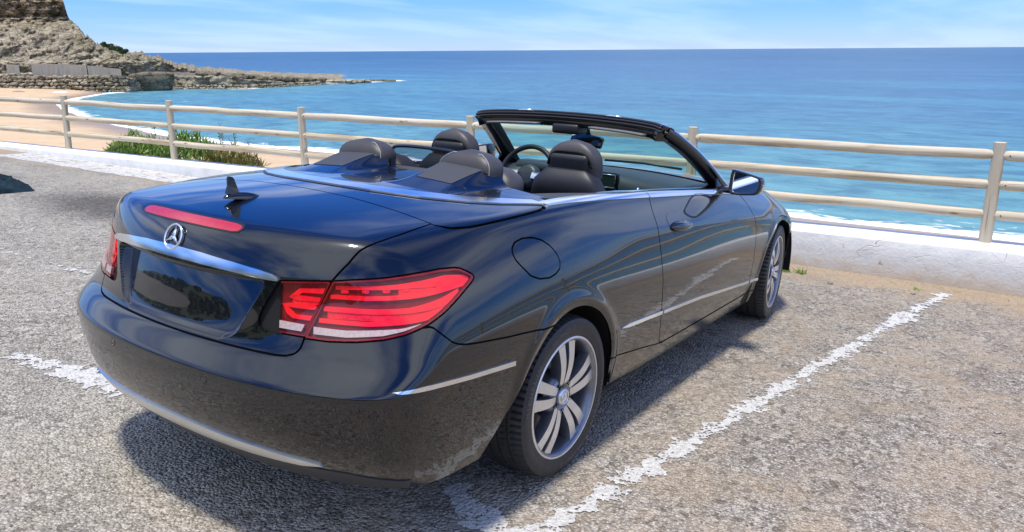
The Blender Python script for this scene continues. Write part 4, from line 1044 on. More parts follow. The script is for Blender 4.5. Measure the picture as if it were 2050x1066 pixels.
lamp_piece('housing', shift(f_lens_i, .004), RED_DEEP, -.0125, .004, lamps_i)
lamp_piece('light_bar', in_yz([(.470, .852), (.500, .883), (.574, .889), (.569, .872), (.51, .870), (.487, .852)]), RED_BAR, -.008, .010, lamps_i, [in_i])
lamp_piece('light_bar', in_yz([(.474, .858), (.490, .862), (.566, .860), (.563, .848), (.50, .846), (.478, .850)]), RED_BAR, -.008, .010, lamps_i, [in_i])
lamp_piece('light_bar', in_yz([(.452, .832), (.480, .838), (.558, .838), (.554, .824), (.49, .824), (.458, .826)]), RED_BAR, -.008, .010, lamps_i, [in_i])
lamp_piece('light_bar', in_yz([(.456, .828), (.475, .824), (.497, .806), (.549, .806), (.545, .792), (.490, .794), (.47, .806)]), RED_BAR, -.008, .010, lamps_i, [in_i])
lamp_piece('reflector', in_yz([(.485, .850), (.564, .852), (.560, .838), (.48, .838)]), RED_BRIGHT, -.0095, .003, lamps_i, [in_i])
lamp_piece('reversing_light', in_yz([(.408, .779), (.412, .786), (.536, .780), (.531, .760), (.43, .763), (.412, .770)]), WHITE_REFLECTOR, .0022, .009, lamps_i, [in_i])
panel('lens', cutout(LG, [f_lens_i], gap=.002), LENS, both=False, parent=lamps_i, offset=.0012, depth=.012)
panel('lens_edge', clip(clip(LG, shift(f_lens_i, .002)), shift(neg(f_lens_i), -.006)), bpy.data.materials['dark_red_rim'], both=False, parent=lamps_i, offset=-.001, depth=.012)

# chrome: handle bar over the plate recess, bumper strips, belt line, door strips
BAR = [(-1, .948), (.05, .948), (.15, .945), (.28, .934), (.37, .923), (.415, .915), (.436, .906), (.441, .898), (.43, .896), (.40, .897), (.34, .902), (.20, .909), (.1, .913), (-1, .915)]
FINE = body_grid(np.linspace(0, 1.3, 260), np.concatenate([np.arange(.665, Z0, .0055), Z0+np.linspace(0, .55, 90)]))
panel('lid_handle_bar', clip(FINE, in_yz(BAR)), CHROME, offset=.008, depth=.012)
BRK = [(-1, 1.04), (0.05, 1.0395), (0.15, 1.0385), (0.223, 1.036), (0.248, 1.033), (0.258, 1.027), (0.251, 1.02), (0.233, 1.0175), (0.15, 1.0185), (0.05, 1.0195), (-1, 1.02)]
panel('high_brake_light', clip(FINE, in_yz(BRK)), BRAKE_RED, offset=.0025, depth=.008)
BRK2 = [(-1, 1.0435), (0.05, 1.043), (0.15, 1.042), (0.228, 1.0395), (0.254, 1.036), (0.265, 1.027), (0.255, 1.017), (0.233, 1.014), (0.15, 1.015), (0.05, 1.016), (-1, 1.0165)]
panel('brake_light_seal', clip(clip(FINE, in_yz(BRK2)), neg(in_yz(BRK))), SEAL, offset=.0015, depth=.006)
panel('plate_trim', clip(clip(FINE, lambda V: np.where(V[:, 0] < -.8, np.abs(np.abs(recess(V[:, 1], V[:, 2]))-.004)-.0022, 1)), lambda V: V[:, 2]-.80), TRIM, offset=.0006, depth=.002)
LOW = body_grid(np.linspace(0, 1.62, 240), np.arange(.24, .70, .0055))
zlo = lambda s: np.interp(s, [-1.3, -1.0, -.80, -.66, -.60], [.343, .343, .345, .349, .363])
zhi = lambda s: np.interp(s, [-1.3, -1.0, -.80, -.66, -.60], [.397, .395, .388, .374, .364])
f_cs = lambda V: np.maximum(np.maximum(zlo(sparam(V))-V[:, 2], V[:, 2]-zhi(sparam(V))), sparam(V)+.60)
panel('bumper_chrome_strip', clip(LOW, f_cs), SATIN_CHROME, offset=.006, depth=.012)
f_dif = lambda V: np.maximum(np.maximum(.272-V[:, 2], V[:, 2]-np.interp(sparam(V), [-1.3, -1., -.66, -.55, -.42], [.341, .341, .345, .338, .31])), sparam(V)+.40)
panel('bumper_lower_trim', clip(LOW, f_dif), plain('grey_diffuser_plastic', (.045, .047, .050), .5), offset=.003, depth=.02)
f_bs = lambda V: np.maximum(np.abs(V[:, 2]-np.interp(sparam(V), [-.47, -.382, -.237, -.04], [.624, .619, .600, .5785]))-np.interp(sparam(V), [-.465, -.44, -.38, -.04], [.001, .004, .007, .0085]), np.maximum(-.468-sparam(V), sparam(V)+.038))
panel('bumper_side_strip', clip(LOW, f_bs), CHROME, both=False, offset=.005, depth=.012)
SIDE = body_grid(_a+np.arange(.30, 3.0, .009), np.concatenate([np.arange(.30, Z0, .0055), Z0+np.linspace(0, .5, 80)]))
zst = lambda x: np.interp(x, [.415, .873, 1.356, 2.151, 2.40], [.500, .468, .438, .362, .345])
for a, b, nm in ((.415, .868, 'quarter_rub_strip'), (.884, 2.205, 'door_rub_strip'), (2.232, 2.40, 'fender_rub_strip')):
    hw = .0085
    fs = lambda V, a=a, b=b: np.maximum(np.abs(V[:, 2]-zst(V[:, 0]))-np.minimum(hw, np.maximum(.0012, (V[:, 0]-.41)*.09)), np.maximum(a-V[:, 0], V[:, 0]-b))
    panel(nm, clip(SIDE, fs), CHROME, both=False, offset=.005, depth=.012, parent=doors if nm.startswith('door') else None)
# belt line chrome: along the doors and quarters, then round the back of the roof cover
BELT = body_grid(np.concatenate([np.linspace(0, _a, 110)[:-1], _a+np.arange(0, 2.5, .010)]), Z0+np.linspace(.10, math.pi/2, 190))
ysl = lambda x: YB(x)-.030
f_belt = lambda V: np.maximum(np.abs(V[:, 1])*0+np.abs(V[:, 2]-(ZB(V[:, 0])+.001))-.0135, np.maximum(YB(V[:, 0])-.055-np.abs(V[:, 1]), 0*V[:, 0]-1))
for a, b, par, nm in ((.016, .884, None, 'belt_chrome'), (.890, 1.97, doors, 'belt_chrome')):
    panel(nm, clip(BELT, lambda V, a=a, b=b: np.maximum(f_belt(V), np.maximum(a-V[:, 0], V[:, 0]-b))), CHROME, both=False, parent=par, offset=.006, depth=.014)
SLO = [(0, -.436), (.1, -.432), (.233, -.416), (.33, -.388), (.419, -.353), (.50, -.300), (.565, -.247), (.640, -.150), (.690, -.05), (.722, .012)]
SUPX = [(0, -.366), (.1, -.362), (.2, -.350), (.30, -.318), (.38, -.280), (.45, -.238), (.523, -.185), (.590, -.100), (.645, -.02), (.665, .012)]
_sy, _sx = zip(*SLO); _uy, _ux = zip(*SUPX)
def f_rstrip(V):
    ya, x = np.abs(V[:, 1]), V[:, 0]
    lo = np.interp(ya, _sy, _sx); hi = np.interp(ya, _uy, _ux)
    return np.maximum(np.maximum(lo-x, x-hi), x-.012)
panel('rear_belt_chrome', clip(BELT, f_rstrip), CHROME, offset=.007, depth=.012, parent=tonneau)
panel('belt_seal', clip(clip(BELT, lambda V: f_rstrip(V+[.012, 0, 0])), neg(f_rstrip)), SEAL, offset=.002, depth=.004, parent=tonneau)
# soft panels on the two fairings
f_soft = lambda V: np.maximum(np.maximum(-.130-V[:, 0], V[:, 0]-.045), np.abs(np.abs(V[:, 1])-.297)-np.interp(V[:, 0], [-.13, .045], [.088, .108]))
panel('fairing_pad', clip(BELT, f_soft), SOFT, both=False, offset=.0018, depth=.004, parent=[tonneau, tonneau])
# oval cover of the roof lock
def on_deck(xs, ys):
    xs, ys = np.array(xs, float), np.array(ys, float); an = np.linspace(.3, 1.5, 500)
    O = np.stack([np.repeat(xs[:, None], 500, 1), np.zeros((len(xs), 500)), np.full((len(xs), 500), Z0)], -1)
    D = np.repeat(np.stack([0*an, -np.cos(an), np.sin(an)], -1)[None], len(xs), 0); P = solve(O, D)
    return np.array([[x, -abs(y), np.interp(abs(y), -p[::-1, 1], p[::-1, 2])] for x, y, p in zip(xs, ys, P)])
_t = np.linspace(0, 2*math.pi, 33)[:-1]
oc = on_deck(-.165+.050*np.cos(_t), -.44+.027*np.sin(_t))+[0, 0, .0005]
mk('roof_lock_cover', *tube(oc, .0016, 6, closed=True), SEAL, tonneau)
# parking sensors in the bumper
def on_body(s, z):
    s_ = s/.75+math.pi/2 if s < 0 else _a+s
    lo, hi = .2, Z0+.9
    for i in range(30):
        m = (lo+hi)/2; O, D = origin_dir(np.array([s_]), np.array([m])); P = solve(O, D)
        if P[0, 2] < z: lo = m
        else: hi = m
    return P[0], grad(P)[0]
def disc_on(P, N, r, h=.0015, n=20, hole=.0):
    N = np.array(N); a = np.cross(N, [0, 0, 1]); a /= np.linalg.norm(a); b = np.cross(N, a)
    V = [P+N*h+r*(math.cos(2*math.pi*k/n)*a+math.sin(2*math.pi*k/n)*b) for k in range(n)]+[P-N*.003+r*1.02*(math.cos(2*math.pi*k/n)*a+math.sin(2*math.pi*k/n)*b) for k in range(n)]
    F = [tuple(range(n))]+[(k, n+k, n+(k+1) % n, (k+1) % n) for k in range(n)]
    return V, F
for s, z in ((-.948, .582), (-.586, .572), (-.262, .571)):
    P, N = on_body(s, z)
    for sg in (1, -1):
        p, n = P*[1, sg, 1], N*[1, sg, 1]
        o = mk('parking_sensor', *disc_on(p, n, .0125, .0006), PAINT, bumper, smooth=False)
        mk('sensor_ring', *(lambda a: a)(tube([p+n*.0002+.0135*(math.cos(t)*np.cross(n, [0, 0, 1])+math.sin(t)*np.array([0, 0, 1.])) for t in np.linspace(0, 2*math.pi, 25)[:-1]], .0009, 6, closed=True)), SEAL, o)
# outline of the towing-eye cover
tow = [on_body(a, b) for a, b in ((-.756, .470), (-.730, .471), (-.720, .462), (-.714, .415))]
mk('towing_eye_cover', *tube([p for p, n in tow], .0011, 6), SEAL, bumper)
# three-pointed star in a ring
def star(R, th=.004):
    V, F = tube([(R*math.cos(t), R*math.sin(t), 0) for t in np.linspace(0, 2*math.pi, 49)[:-1]], R*.095, 8, closed=True, up=(0, 0, 1))
    parts = [(V, F)]
    for k in range(3):
        a = math.pi/2+k*2*math.pi/3; d = np.array([math.cos(a), math.sin(a), 0]); s = np.array([-d[1], d[0], 0]); t = R*.20
        v = [d*R*.96, s*t*.95, -d*R*.1, -s*t*.95, np.array([0, 0, th*1.6])+d*R*.05, d*R*.96+np.array([0, 0, th*.3])]
        parts.append((v, [(0, 1, 5), (5, 1, 4), (1, 2, 4), (2, 3, 4), (3, 0, 5), (3, 5, 4)]))
    return join(*parts)
def frame_at(P, N, up=(0, 0, 1)):
    N = np.array(N, float); x = np.cross(up, N); x /= np.linalg.norm(x); y = np.cross(N, x)
    m = np.eye(4); m[:3, 0], m[:3, 1], m[:3, 2], m[:3, 3] = x, y, N, P
    return Matrix(m.tolist())
P, N = on_body(-math.pi/2*.75+1e-4, .972)
em = mk('star_emblem', *star(.041), CHROME, trunk_lid); em.matrix_local = frame_at(P+N*.006, N)
# shark-fin aerial
def fin():
    prof = [(-.085, 0), (-.06, .006), (-.02, .014), (.03, .014), (.07, .006), (.085, 0)]
    bm = bmesh.new(); rings = []
    L = np.linspace(-1, 1, 17)
    for t in L:
        x = t*.082; h = .024*math.sqrt(max(0, 1-t*t)); w = .023*math.sqrt(max(0, 1-t*t))+.0005
        rings.append([bm.verts.new((x, w*math.cos(a), max(0, h*math.sin(a))-.004)) for a in np.linspace(0, math.pi, 9)])
    for r0, r1 in zip(rings, rings[1:]):
        for k in range(8): bm.faces.new((r0[k], r0[k+1], r1[k+1], r1[k]))
    return bm
fz = float(HC(-.79))
fo = bm_obj('aerial_base', fin(), GLOSS_BLACK, trunk_lid, smooth=True); fo.location = (-.79, 0, fz+.003); fo.rotation_euler = (0, .10, 0)
outl = [(-.070, .004), (-.020, .004), (-.030, .030), (-.042, .054), (-.050, .0620), (-.064, .0640), (-.069, .059), (-.066, .032)]
V = [(x, sg*(.0075 if z < .03 else .0035), z+.008) for sg in (1, -1) for x, z in outl]
n = len(outl); mk('aerial_fin', V, [tuple(range(n)), tuple(range(2*n-1, n-1, -1))]+[(k, n+k, n+(k+1) % n, (k+1) % n) for k in range(n)], GLOSS_BLACK, fo, smooth=False)
# wheel-arch liners, underbody
def liner(xc, r=.405):
    V, F = [], []
    for i, a in enumerate(np.linspace(-.15, math.pi-.30, 33)):
        for y in (-.872, -.80, -.55): V.append((xc+(r-.02*(y == -.872))*math.cos(a), y, .318+(r-.02*(y == -.872))*math.sin(a)))
    V.append((xc, -.55, .318)); c = len(V)-1
    for i in range(32):
        for k in range(2): F.append((i*3+k, i*3+k+1, i*3+k+4, i*3+k+3))
        F.append((i*3+2, c, i*3+5))
    return V, F
LINER = plain('wheel_arch_liner_felt', (.012, .012, .013), .95)
for xc in (0., 2.76):
    V, F = liner(xc)
    mk('wheel_arch_liner', V, F, LINER, car); mk('wheel_arch_liner', [(x, -y, z) for x, y, z in V], F, LINER, car)
bm = bmesh.new(); box_bm(bm, (-.55, -.54, .21), (3.3, .54, .25)); box_bm(bm, (.44, -.815, .195), (2.30, .815, .235))
bm_obj('underbody', bm, SHELL, car)
# ------------------------------------------------------------------ the car: wheels
def tyre_mesh(R=.321, Rr=.241, W=.118):
    """tread (with grooves and sipes), and sidewalls; about the y axis; outer face at -y"""
    n = 300
    # tread profile from outer shoulder to inner shoulder: (y, radius, groove?)
    ys = np.concatenate([[-.1125, -.108, -.100, -.090, -.072], [-.060, -.0585, -.0515, -.050], [-.035, -.020], [-.0135, -.012, -.005, -.0035], [.010, .025], [.033, .0345, .0415, .043], [.060, .080, .095, .104, .110]])
    V, F = [], []
    for i in range(n):
        a = 2*math.pi*i/n; ph = i % 4
        for y in ys:
            r = R-.010*max(0, (abs(y)-.07)/.045)**2
            if -.0585 <= y <= -.0515 or -.012 <= y <= -.005 or .0345 <= y <= .0415: r -= .0075
            elif ph == 0 and (abs(y) > .062): r -= .009
            elif (i+2) % 4 == 0 and .014 < abs(y) < .036: r -= .005
            V.append((r*math.cos(a), y, r*math.sin(a)))
    k = len(ys)
    for i in range(n):
        j = (i+1) % n
        for q in range(k-1): F.append((i*k+q, i*k+q+1, j*k+q+1, j*k+q))
    return V, F
def sidewall(R=.321, Rr=.241):
    prof = [(-.1125, R-.0088), (-.1165, R-.017), (-.1195, R-.030), (-.1205, R-.045), (-.1185, R-.050), (-.1180, Rr+.020), (-.1160, Rr+.008), (-.1135, Rr+.004), (-.1125, Rr-.006), (-.10, Rr-.012)]
    inner = [(-y, r) for y, r in prof]
    a = lathe(prof, 128); b = lathe(inner[::-1], 96)
    return join(a, b)
def rim_barrel(Rr=.241):
    prof = [(-.1135, Rr+.004), (-.1165, Rr+.001), (-.1165, Rr-.006), (-.112, Rr-.012), (-.095, Rr-.020), (-.06, Rr-.026), (.02, Rr-.030), (.10, Rr-.018)]
    return lathe(prof, 128)
def spoke(a0, side):
    """one spoke of a pair: a bar from the hub to the rim, machined face, drawn in polar steps"""
    V, F = [], []
    rr = np.linspace(.055, .233, 13)
    for r in rr:
        t = (r-.055)/.178
        ang = a0+side*math.asin((.0165+.0235*t)/r)
        wid = .0152+.0075*t+.016*max(0, t-.80)
        y = -.098-.010*math.sin(math.pi*min(1, t*1.1))+.0*t-(.004*t)
        c = np.array([r*math.cos(ang), 0, r*math.sin(ang)]); tg = np.array([-math.sin(ang), 0, math.cos(ang)])
        for o, yy in ((-1.0, y), (1.0, y), (1.28, y+.030), (1.15, y+.046), (-1.15, y+.046), (-1.28, y+.030)):
            p = c+tg*wid*o; V.append((p[0], yy, p[2]))
    for i in range(12):
        for k in range(6): F.append((i*6+k, i*6+(k+1) % 6, (i+1)*6+(k+1) % 6, (i+1)*6+k))
    face = [f for j, f in enumerate(F) if j % 6 == 0]; rest = [f for j, f in enumerate(F) if j % 6]
    return V, face, rest
def build_wheel():
    w = empty('wheel')
    parts = []
    V, F = tyre_mesh(); t = mk('tyre', V, F, RUBBER, w, smooth=False)
    V, F = sidewall(); sw = mk('sidewall', V, F, RUBBER_SIDE, t)
    rim = mk('rim', *rim_barrel(), ALLOY_GREY, w)
    lipV, lipF = lathe([(-.1140, .2445), (-.1174, .2425), (-.1174, .2370), (-.1125, .2335)], 128); mk('rim_lip', lipV, lipF, ALLOY, rim)
    for k in range(5):
        a = math.pi/2+k*2*math.pi/5
        fv, ff, fr_ = [], [], []
        for sd in (-1, 1):
            V, face, rest = spoke(a, sd); o = len(fv); fv += V
            ff += [tuple(i+o for i in q) for q in face]; fr_ += [tuple(i+o for i in q) for q in rest]
        sp = mk('spoke', fv, fr_, ALLOY_GREY, w, smooth=True)
        sp.data.set_sharp_from_angle(angle=math.radians(40))
        mk('machined_face', [(x, y-.0006, z) for x, y, z in fv], ff, ALLOY, sp, smooth=True)
        # web that joins the pair near the hub and the pocket floor between them
        V = []
        for r in (.045, .085, .125):
            for s in (-1, 1):
                tt = (r-.055)/.178; an = a+s*math.asin((.0165+.0235*max(tt, 0))/r)
                V.append((r*math.cos(an), -.088 if r < .1 else -.078, r*math.sin(an)))
        mk('spoke_web', V, [(0, 1, 3, 2), (2, 3, 5, 4)], ALLOY_GREY, sp)
    hub = lathe([(-.060, .001), (-.060, .02), (-.094, .046), (-.0985, .052), (-.0985, .074), (-.090, .088), (-.06, .096), (-.03, .098)], 48)
    h = mk('hub', *hub, ALLOY_GREY, w)
    for k in range(5):
        a = math.pi/2+math.pi/5+k*2*math.pi/5
        V, F = lathe([(-.0975, .0005), (-.0975, .0105), (-.0995, .0118), (-.1005, .0125)], 16)
        mk('wheel_bolt', [(x+.062*math.cos(a), y-.0012, z+.062*math.sin(a)) for x, y, z in V], F, SHELL, h)
    V, F = lathe([(-.108, .0005), (-.1075, .02), (-.105, .031), (-.0985, .0335), (-.09, .034)], 40)
    cap = mk('centre_cap', V, F, SATIN_CHROME, h)
    V, F = star(.026, .002); st = mk('star_emblem', V, F, CHROME, cap); st.rotation_euler = (math.pi/2, 0, 0); st.location = (0, -.1088, 0)
    V, F = lathe([(.0, .06), (.0, .158), (-.004, .160), (-.022, .160), (-.026, .158), (-.026, .06)], 64); mk('brake_disc', V, F, STEEL, w)
    bm = bmesh.new()
    for a in np.linspace(-.35, .35, 5):
        box_bm(bm, (.115, -.050, -.022), (.172, .025, .022), .008, 2, Matrix.Rotation(-a-math.pi*.06, 4, 'Y'))
    bm_obj('brake_caliper', bm, plain('caliper_grey', (.10, .10, .11), .5, .3) if 'caliper_grey' not in bpy.data.materials else bpy.data.materials['caliper_grey'], w, smooth=True, angle=40)
    bm = bmesh.new(); bmesh.ops.create_cone(bm, cap_ends=True, segments=48, radius1=.205, radius2=.205, depth=.004, matrix=Matrix.Translation((0, .045, 0)) @ Matrix.Rotation(math.pi/2, 4, 'X'))
    bm_obj('dust_shield', bm, SHELL, w)
    # raised lettering round the sidewall
    cu = bpy.data.curves.new('lettering', 'FONT'); cu.extrude = .0009; tmp = bpy.data.objects.new('lettering', cu); col.objects.link(tmp)
    dg = bpy.context.evaluated_depsgraph_get(); LV, LF = [], []
    def word(text, mid, size, r0):
        ang = mid+len(text)*size*.80/r0/2
        for ch in text:
            cu.body = ch; cu.size = size; cu.align_x = 'CENTER'; dg.update()
            me = tmp.evaluated_get(dg).to_mesh(); o = len(LV); a = ang-size*.40/r0
            for v in me.vertices:
                q = a-v.co.x/(r0); r = r0+v.co.y-.01
                LV.append((r*math.cos(q), -.1192-v.co.z-.0004, r*math.sin(q)))
            LF.extend([tuple(i+o for i in p.vertices) for p in me.polygons]); tmp.to_mesh_clear()
            ang -= size*.80/r0
    for m_ in (math.radians(158), math.radians(-22)): word('MICHELIN', m_, .031, .282)
    word('PRIMACY 3', math.radians(102), .024, .284); word('PRIMACY 3', math.radians(-78), .024, .284)
    bpy.data.objects.remove(tmp)
    mk('sidewall_lettering', LV, LF, plain('worn_letter_rubber', (.11, .11, .115), .6), t, smooth=False)
    return w
def copy_tree(o, parent=None):
    c = o.copy(); col.objects.link(c); c.parent = parent
    for ch in list(o.children): copy_tree(ch, c)
    return c
wheel0 = build_wheel()
for i, (x, y, rot, spin) in enumerate(((0, -.764, 0, 0), (2.76, -.758, math.radians(6), .5), (0, .764, math.pi, .3), (2.76, .758, math.pi+math.radians(6), .9))):
    wo = wheel0 if i == 0 else copy_tree(wheel0)
    wo.parent = car; wo.location = (x, y, .319)
    wo.rotation_euler = (0, 0, 0); wo.rotation_mode = 'XYZ'
    wo.matrix_local = Matrix.Translation((x, y, .319)) @ Matrix.Rotation(rot, 4, 'Z') @ Matrix.Rotation(spin, 4, 'Y')

# ------------------------------------------------------------------ the car: windscreen
def ribbon(path, half, nrm=None):
    pass
WB = [(1.90, -.700, .962), (1.99, -.62, .985), (2.07, -.45, .998), (2.115, -.22, 1.006), (2.13, 0, 1.008)]
WT = [(1.415, -.560, 1.268), (1.435, -.48, 1.286), (1.450, -.34, 1.296), (1.462, -.17, 1.301), (1.465, 0, 1.303)]
WB = WB+[(x, -y, z) for x, y, z in WB[-2::-1]]; WT = WT+[(x, -y, z) for x, y, z in WT[-2::-1]]
WBc, WTc = catmull(WB, 5), catmull(WT, 5)
V, F = [], []; nn = len(WBc); rows = 9
for j in range(rows):
    t = j/(rows-1)
    for i in range(nn):
        p = WBc[i]*(1-t)+WTc[i]*t; p = p+np.array([.028, 0, .035])*math.sin(math.pi*t); V.append(p)
for j in range(rows-1):
    for i in range(nn-1): F.append((j*nn+i, j*nn+i+1, (j+1)*nn+i+1, (j+1)*nn+i))
ws = mk('windscreen', V, F, GLASS, car)
def sweep(path, section, up=(0, 0, 1), scale=None):
    """closed section (side, up) swept along a path"""
    P = np.array(path, float); T = np.gradient(P, axis=0); T /= np.linalg.norm(T, axis=1, keepdims=True)
    V, F = [], []; m = len(section)
    for i in range(len(P)):
        s = np.cross(T[i], up); s /= np.linalg.norm(s); u = np.cross(s, T[i]); k = 1 if scale is None else scale[i]
        for a, b in section: V.append(P[i]+k*(a*s+b*u))
    for i in range(len(P)-1):
        for k in range(m): F.append((i*m+k, i*m+(k+1) % m, (i+1)*m+(k+1) % m, (i+1)*m+k))
    F += [tuple(range(m-1, -1, -1)), tuple(range((len(P)-1)*m, len(P)*m))]
    return V, F
pil = catmull([(2.00, -.752, .915), (1.90, -.738, .965), (1.76, -.706, 1.060), (1.60, -.664, 1.163), (1.46, -.622, 1.238), (1.375, -.592, 1.277)], 6)
secP = [(-.080, .010), (-.070, .026), (-.020, .034), (.012, .032), (.032, .016), (.034, -.012), (.016, -.034), (-.030, -.040), (-.066, -.018)]
for sg in (1, -1):
    pp = pil*[1, sg, 1]; sec = [(a*(1 if sg == 1 else -1), b) for a, b in secP]
    sec = [( -a, b) for a, b in sec]
    o = mk('windscreen_pillar', *sweep(pp, sec), GLOSS_BLACK, car); o.data.set_sharp_from_angle(angle=math.radians(50))
    trim_sec = [(-.004, -.010), (.004, -.010), (.004, .010), (-.004, .010)]
    off = np.array([0, -sg*.031*-1 if False else -.030*sg, .012]); tp = pp[2:]+np.array([.012, -.026*sg, .010])
    mk('pillar_chrome', *tube(tp, .0075, 8), CHROME, o)
    sp = pp[2:]+np.array([-.030, -.012*sg, -.004])
    mk('pillar_seal', *tube(sp, .011, 8), SEAL, o)
    # small fixed corner with black triangle at the foot
    mk('quarter_light', [(1.80, -.735*sg, 1.038), (1.99, -.762*sg, .928), (1.78, -.757*sg, .945), (1.80, -.745*sg, 1.038), (1.99, -.772*sg, .928), (1.78, -.767*sg, .945)], [(0, 1, 2), (3, 5, 4), (0, 3, 4, 1), (1, 4, 5, 2), (2, 5, 3, 0)], GLOSS_BLACK, o, smooth=False)
# header: stepped seal carrier across the top of the screen
hp = catmull([(1.352, -.606, 1.282), (1.376, -.55, 1.297), (1.396, -.40, 1.309), (1.410, -.2, 1.316), (1.414, 0, 1.318), (1.410, .2, 1.316), (1.396, .40, 1.309), (1.376, .55, 1.297), (1.352, .606, 1.282)], 6)
def hdr(sec, dx=0, dz=0): return sweep(hp+[dx, 0, dz], sec)
HSEC = [(-.052, -.030), (-.046, -.058), (.030, -.060), (.060, -.030), (.058, .006), (.032, .018), (-.005, .020), (-.030, .012), (-.048, -.004)]
header = mk('windscreen_header', *hdr(HSEC), GLOSS_BLACK, car)
header.data.set_sharp_from_angle(angle=math.radians(35))
for dz, dx, r in ((.016, -.026, .008), (.005, -.040, .008), (-.010, -.048, .007)):
    p = hp[2:-2]+np.array([dx, 0, dz]); mk('roof_seal', *tube(p, r, 8), SEAL, header)
for y0, y1 in ((-.36, -.22), (.22, .36)):
    pts = [p+np.array([-.034, 0, .022]) for p in hp if y0 <= p[1] <= y1]
    mk('latch_slot', *tube(pts, .006, 6), SATIN_CHROME, header)
for y0, y1 in ((-.52, -.14), (.14, .52)):
    pts = [p+np.array([-.052, 0, -.050]) for p in hp if y0 <= p[1] <= y1]
    V, F = sweep(pts, [(-.030, -.006), (.030, -.008), (.034, 0), (.030, .007), (-.030, .007), (-.036, 0)])
    mk('sun_visor', V, F, leather_mat('visor_grey', (.13, .125, .13)) if 'visor_grey' not in bpy.data.materials else bpy.data.materials['visor_grey'], header)
bm = bmesh.new(); box_bm(bm, (1.35, -.085, 1.220), (1.47, .085, 1.275), .014, 3); bm_obj('overhead_console', bm, TRIM, header, smooth=True, angle=40)
im = empty('interior_mirror'); im.parent = car
mm = Matrix.Translation((1.60, -.01, 1.180)) @ Matrix.Rotation(math.radians(-12), 4, 'Z') @ Matrix.Rotation(math.radians(6), 4, 'X') @ Matrix.Rotation(math.radians(20), 4, 'Y')
bm = bmesh.new(); box_bm(bm, (-.012, -.118, -.034), (.022, .118, .034), .014, 4, mm); bm_obj('mirror_housing', bm, GLOSS_BLACK, im, smooth=True, angle=40)
bm = bmesh.new(); box_bm(bm, (-.0155, -.105, -.026), (-.011, .105, .026), .0, 1, mm); bm_obj('mirror_glass', bm, MIRROR, im)
mk('mirror_stem', *tube([(1.62, -.01, 1.20), (1.60, -.01, 1.235), (1.56, -.01, 1.258)], .016, 10), TRIM, im)

# ------------------------------------------------------------------ door mirrors, handles
def door_mirror(sg):
    m = empty('door_mirror'); m.parent = doors[0 if sg < 0 else 1]
    # housing: an egg-shaped shell, open to the rear, built from rings along x
    rings = [(1.775, 1.0, 1.0), (1.785, 1.05, 1.05), (1.815, 1.06, 1.06), (1.85, .98, 1.0), (1.89, .80, .85), (1.925, .48, .55), (1.937, .15, .2)]
    out = [(-.075, -.062), (.045, -.058), (.078, -.040), (.088, .0), (.082, .030), (.060, .042), (-.060, .066), (-.078, .058), (-.084, .0)]
    oc = catmull([(a, b, 0) for a, b in out], 5, closed=True)[:, :2]
    V, F = [], []; k = len(oc)
    for x, sa, sb in rings:
        for a, b in oc: V.append((x+.03*(a*1.0)*(-.0), sg*(.915+a*sa), 1.006+b*sb))
    for i in range(len(rings)-1):
        for q in range(k): F.append((i*k+q, i*k+(q+1) % k, (i+1)*k+(q+1) % k, (i+1)*k+q))
    F.append(tuple((len(rings)-1)*k+q for q in range(k)))
    o = mk('mirror_shell', V, F, PAINT, m)
    V = [(1.777, sg*(.915+a*1.01), 1.006+b*1.01) for a, b in oc]+[(1.772, sg*(.915+a*.90), 1.006+b*.88) for a, b in oc]+[(1.786, sg*(.915+a*.86), 1.006+b*.84) for a, b in oc]
    F = [(r*k+q, r*k+(q+1) % k, (r+1)*k+(q+1) % k, (r+1)*k+q) for r in range(2) for q in range(k)]
    mk('mirror_frame', V, F, GLOSS_BLACK, m)
    tilt = .16
    V = [(1.781+(-sg*0+a*sg*0)+.0*a, sg*(.915+a*.87), 1.006+b*.85) for a, b in oc]
    V = [(1.783-a*.06, y, z) for (x, y, z), (a, b) in zip(V, oc)]
    mk('mirror_glass', V, [tuple(range(k))], MIRROR, m, smooth=False)
    mk('indicator', *tube([(1.80, sg*1.005, 1.000), (1.84, sg*1.006, 1.003), (1.88, sg*.994, 1.004)], .008, 8), LAMP_SILVER, m)
    bm = bmesh.new(); box_bm(bm, (1.80, .755 if sg > 0 else -.85, .938), (1.87, .85 if sg > 0 else -.755, .972), .010, 3); bm_obj('mirror_foot', bm, GLOSS_BLACK, m, smooth=True, angle=40)
door_mirror(-1); door_mirror(1)
for k, sg in enumerate((-1, 1)):
    h = empty('door_handle'); h.parent = doors[k]
    xs = np.linspace(.985, 1.245, 22); V, F = [], []
    for x in xs:
        t = (x-.985)/.26; zc = .856-.016*t
        hh = .044*math.sin(math.pi*min(1, max(.001, t)))**.55*(1.1-.35*t)
        for q in range(10):
            a = 2*math.pi*q/10; z = zc+hh*.62*math.cos(a)
            y = float(wside(np.array([x]), np.array([z]))[0])+.003+.026*max(0, math.sin(math.pi*t))**.6*max(0, math.sin(a)+.2)
            V.append((x, sg*y, z))
    for i in range(len(xs)-1):
        for q in range(10): F.append((i*10+q, i*10+(q+1) % 10, (i+1)*10+(q+1) % 10, (i+1)*10+q))
    mk('handle_grip', V, F, PAINT, h)
    cup = cutout(SIDE, [in_xz([(.972, .885), (.985, .908), (1.02, .918), (1.07, .914), (1.13, .898), (1.19, .874), (1.232, .850), (1.236, .840), (1.21, .824), (1.15, .812), (1.08, .808), (1.02, .816), (.985, .840)])], gap=0)
    V, F, N = patch_mesh(cup, .0012, .004, both=False, mirror=(sg > 0)); mk('handle_recess', V, F, GLOSS_BLACK, h, normals=N)

